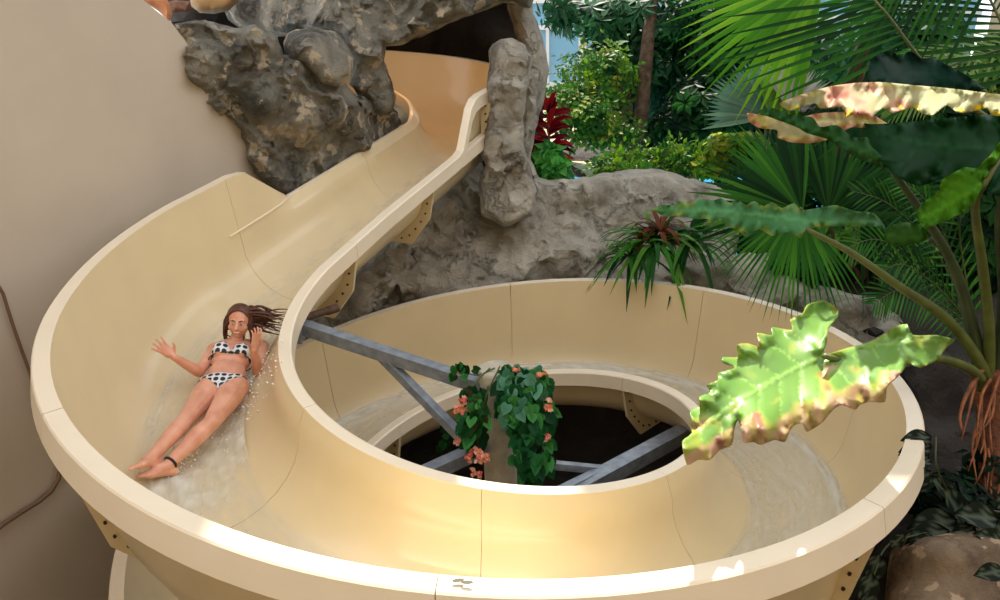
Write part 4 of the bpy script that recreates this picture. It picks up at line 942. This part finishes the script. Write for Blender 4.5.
# fabric with round spots
m,nt,p=mat('spotted fabric'); p.inputs['Roughness'].default_value=.6
tc=nd(nt,'ShaderNodeTexCoord'); mp_=nd(nt,'ShaderNodeMapping'); e_=TF.to_euler(); 
Ri=TF.transposed().to_euler(); mp_.inputs['Rotation'].default_value=Ri; nt.links.new(tc.outputs['Object'],mp_.inputs[0])
sc_=nd(nt,'ShaderNodeVectorMath',operation='SCALE'); sc_.inputs[3].default_value=1/.044; nt.links.new(mp_.outputs[0],sc_.inputs[0])
fr_=nd(nt,'ShaderNodeVectorMath',operation='FRACTION'); nt.links.new(sc_.outputs[0],fr_.inputs[0])
sb_=nd(nt,'ShaderNodeVectorMath',operation='SUBTRACT'); sb_.inputs[1].default_value=(.5,.5,.5); nt.links.new(fr_.outputs[0],sb_.inputs[0])
ml_=nd(nt,'ShaderNodeVectorMath',operation='MULTIPLY'); ml_.inputs[1].default_value=(1,0,1); nt.links.new(sb_.outputs[0],ml_.inputs[0])
ln_=nd(nt,'ShaderNodeVectorMath',operation='LENGTH'); nt.links.new(ml_.outputs[0],ln_.inputs[0])
r_=ramp(nt,[(.36,srgb(26,34,50)),(.40,srgb(222,224,226))],ln_.outputs['Value']); nt.links.new(r_.outputs[0],p.inputs['Base Color']); M_fab=m
front=LB[:,1]<.0
x,y,z=LB[:,0],LB[:,1],LB[:,2]
for s_ in(-1,1):
    zx=(s_*x-.066); top=.375-abs(zx+.01)*0; w=.07*np.clip((.37-z)/.115,0,1)
    patch('bikini_top',front&(z>.236)&(z<.366)&(abs(zx)<w),M_fab)
patch('bikini_bottom',((y<.03)&(z<.05)&(z>-.1+abs(x)*.95)&(abs(x)<.17))|((z<.05)&(z>.022)&(abs(x)>.06)&(abs(x)<.19)),M_fab)
M_str=simple('dark string',srgb(24,28,40),.6)
mb=MB(); 
ringpts=[tb((.148*cos(a),-.002+.1*sin(a),.236)) for a in [2*pi*k/28 for k in range(29)]]; mb.tube(ringpts,.004,n=6)
for s_ in(-1,1): mb.tube(curve([tb((s_*.066,-.1,.37)),tb((s_*.06,-.085,.41)),tb((s_*.05,-.05,.455)),tb((s_*.035,.03,.47))],8),.004,n=6)
mb.build('bikini_string',M_str,PW,smooth=180)
mb=MB(); d_=(kneeL-ankL).normalized(); c_=ankL+d_*.03; a_=d_.orthogonal().normalized(); b_=d_.cross(a_)
mb.tube([c_+(a_*cos(t)+b_*sin(t))*.038 for t in [2*pi*k/20 for k in range(21)]],.008,n=8); mb.build('anklet',simple('black rubber',srgb(20,20,22),.5),PW,smooth=180,)['label']='black ankle band'
mb=MB()
for s_ in(-1,1): mb.ball(hp((s_*.03,-.079,.004)),(.0125,.006,.0035),10,HM)
ey=mb.build('eyes',simple('eye white',srgb(225,215,208),.3),PW,smooth=180)
mb=MB()
for s_ in(-1,1): mb.ball(hp((s_*.03,-.0842,.004)),(.006,.003,.0042),10,HM)
mb.build('irises',simple('brown iris',srgb(50,32,24),.3),ey,smooth=180)
mb=MB()
for s_ in(-1,1): mb.tube([hp((s_*.014,-.085,.024)),hp((s_*.03,-.084,.031)),hp((s_*.048,-.07,.025))],[.0032,.0036,.002],n=6)
mb.build('eyebrows',simple('dark brow',srgb(66,42,32),.8),PW,smooth=180)
mb=MB(); mb.tube([hp((-.024,-.08,-.052)),hp((-.01,-.0895,-.0545)),hp((.01,-.0895,-.0545)),hp((.024,-.08,-.052))],[.002,.006,.006,.002],n=8); mb.build('teeth',simple('teeth',srgb(238,232,222),.3),PW,smooth=180)
mb=MB(); mb.tube([hp((-.028,-.076,-.05)),hp((-.012,-.088,-.049)),hp((.0,-.09,-.05)),hp((.012,-.088,-.049)),hp((.028,-.076,-.05))],[.002,.0038,.004,.0038,.002],n=8)
mb.tube([hp((-.026,-.077,-.053)),hp((-.012,-.086,-.062)),hp((.012,-.086,-.062)),hp((.026,-.077,-.053))],[.002,.0048,.0048,.002],n=8)
mb.build('lips',simple('lips',srgb(190,92,84),.4),PW,smooth=180)
hx,hy,hz=LH[:,0],LH[:,1],LH[:,2]; rad=np.linalg.norm(LH,axis=1)
sel=(rad<.15)&((hz>.062-np.clip((hy+.06)*1.2,0,.13))&(hy>-.085))&~((hy<-.02)&(hz<.088-(hx/.06)**2*.04)&(abs(hx)<.066))&((hz>-.04)|(hy>.02))&(hz>-.085)
M_hair=simple('dark brown hair',srgb(84,48,32),rough=.45,var=.4,scale=30)
hair=patch('hair',sel,M_hair,off=.015)
rnd=random.Random(3); mb=MB()
for i in range(46):     # wet strands blown to the side
    s0=rnd.choice([.6,1,1,1]); st_=hp((rnd.uniform(.03,.078)*1,rnd.uniform(-.02,.07),rnd.uniform(-.05,.085))); L=rnd.uniform(.12,.3)
    e=st_+RT*L-UP*rnd.uniform(-.01,.09)*L*3+FW*rnd.uniform(-.02,.08); mb.tube(curve([st_,st_+RT*L*.3+UP*rnd.uniform(-.01,.03),st_.lerp(e,.7)+UP*rnd.uniform(-.015,.02),e],8),[.011,.0105,.01,.0085,.007,.0055,.004,.003,.0015],n=6)
for s_ in(-1,1):
    for i in range(30):
        st_=hp((s_*rnd.uniform(.06,.084),rnd.uniform(-.035,.05),rnd.uniform(-.01,.06))); e=hp((s_*rnd.uniform(.08,.115),rnd.uniform(-.02,.06),rnd.uniform(-.17,-.06)))
        mb.tube(curve([st_,st_.lerp(e,.5)+HM@Vector((s_*.012,0,0)),e],5),[.009,.01,.009,.008,.006,.003],n=6)
mb.build('hair_strands',M_hair,hair,smooth=180)
# ------------------------------------------------------------------ water on the flume
m,nt,p=mat('running water'); p.inputs['Base Color'].default_value=(*srgb(228,226,214),1); p.inputs['Roughness'].default_value=.12; p.inputs['IOR'].default_value=1.33
a=nd(nt,'ShaderNodeVertexColor'); a.layer_name='Col'; nt.links.new(a.outputs[0],p.inputs['Alpha'])
tc=nd(nt,'ShaderNodeTexCoord'); n1=nd(nt,'ShaderNodeTexNoise',Scale=26.0,Detail=4.0,Distortion=.8); nt.links.new(tc.outputs['Object'],n1.inputs[0])
b=nd(nt,'ShaderNodeBump',Strength=.5,Distance=.012); nt.links.new(n1.outputs[0],b.inputs['Height']); nt.links.new(b.outputs[0],p.inputs['Normal']); M_run=m
def water_row(k,nc=34):
    st=station(k); zf=st['zf']; zc=zf+.44; uc=(RI+.05+RO-.07)/2; ra=(RO-.07-RI-.05)/2
    ph=k; sh=interp(k,[-4,-1,.5,1.5,2.5,9],[0,0,.12,.12,.26,.3]); a0,a1=pi*1.29+sh*.45,pi*1.70+sh*1.3; out=[];co=[]
    arc=k*2.0
    for j in range(nc):
        v=j/(nc-1); al=lerp(a0,a1,v); e=min(v,1-v)*2
        s1=noise.fractal(Vector((arc*3.0,v*13,2.2)),1,2,4); s2=noise.fractal(Vector((arc*9,v*26,7.1)),1,2,3)
        h=.008+.012*e+.010*s1*e
        u=uc+(ra-h)*cos(al); z=zc+(.44-h)*sin(al); out.append(P3(st,u,z))
        al_=interp(k,[-1,0,1.5,1.9],[.03,.14,.2,.36])+.16*s1+.14*max(0,s2)*(1 if k>-.3 else .3)
        edge=max(0,1-abs(v-.9)/.09)*(.55 if k>1.8 else .1)*max(0,.55+s1+s2*.8); al_=(al_+edge)*min(1,e*9+.02)
        co.append(al_)
    return out,co
mb=MB(); kl=ks(-3.3,K0+RD(395),RD(1.3)); rows=[water_row(k) for k in kl]; nc=len(rows[0][0])
# churn near the woman
cen=(hipC+kneeL)/2; vs=[];cs=[]
for (r,c) in rows:
    for q,al in zip(r,c):
        d=min((q-(hipC+Vector((.1,-.1,0)))).length,(q-(kneeL+Vector((.12,0,0)))).length,(q-ankL-Vector((.1,-.1,0))).length*1.15,(q-shL-Vector((.12,.1,0))).length*1.2); w=max(0,1-d/.42)
        nn=noise.fractal(q*13,1,2,4); q=q+Vector((0,0,w*.035*(1+nn))); al=max(0,al)+w*(.42+.7*max(0,nn+.2)); vs.append(q); al=min(.85,al); cs.append((al,al,al))
mb.add(vs,[(i*nc+j,i*nc+j+1,(i+1)*nc+j+1,(i+1)*nc+j) for i in range(len(rows)-1) for j in range(nc-1)],cs)
wt=mb.build('running_water',M_run,None,smooth=180,col=True); tag(wt,'shallow milky water running down the bed of the cream flume','water',kind='stuff')
rnd=random.Random(8); mb=MB(); M_drop=simple('white water drops',srgb(240,240,236),rough=.15)
for i in range(420):
    t=rnd.random(); P=[shL,hipL,kneeL,ankL,ankL+(ankL-kneeL)*.4]; k=min(3,int(t*4)); q=P[k].lerp(P[k+1],t*4-k)+RT*rnd.gauss(.11,.07)+FW*.05
    s_=(q-CAM).dot(FW); x_=500+FPX*(q-CAM).dot(RT)/s_; y_=300-FPX*(q-CAM).dot(UP)/s_; h=hitd(x_,y_)
    if not h: continue
    q=h[1]+h[2]*abs(rnd.gauss(.015,.03)); mb.ball(q,rnd.choice([.003,.004,.004,.006,.008]),5,m=4)
o=mb.build('water_splash',M_drop,None,smooth=180); tag(o,'white splash drops thrown up beside the sliding woman','water',kind='stuff')
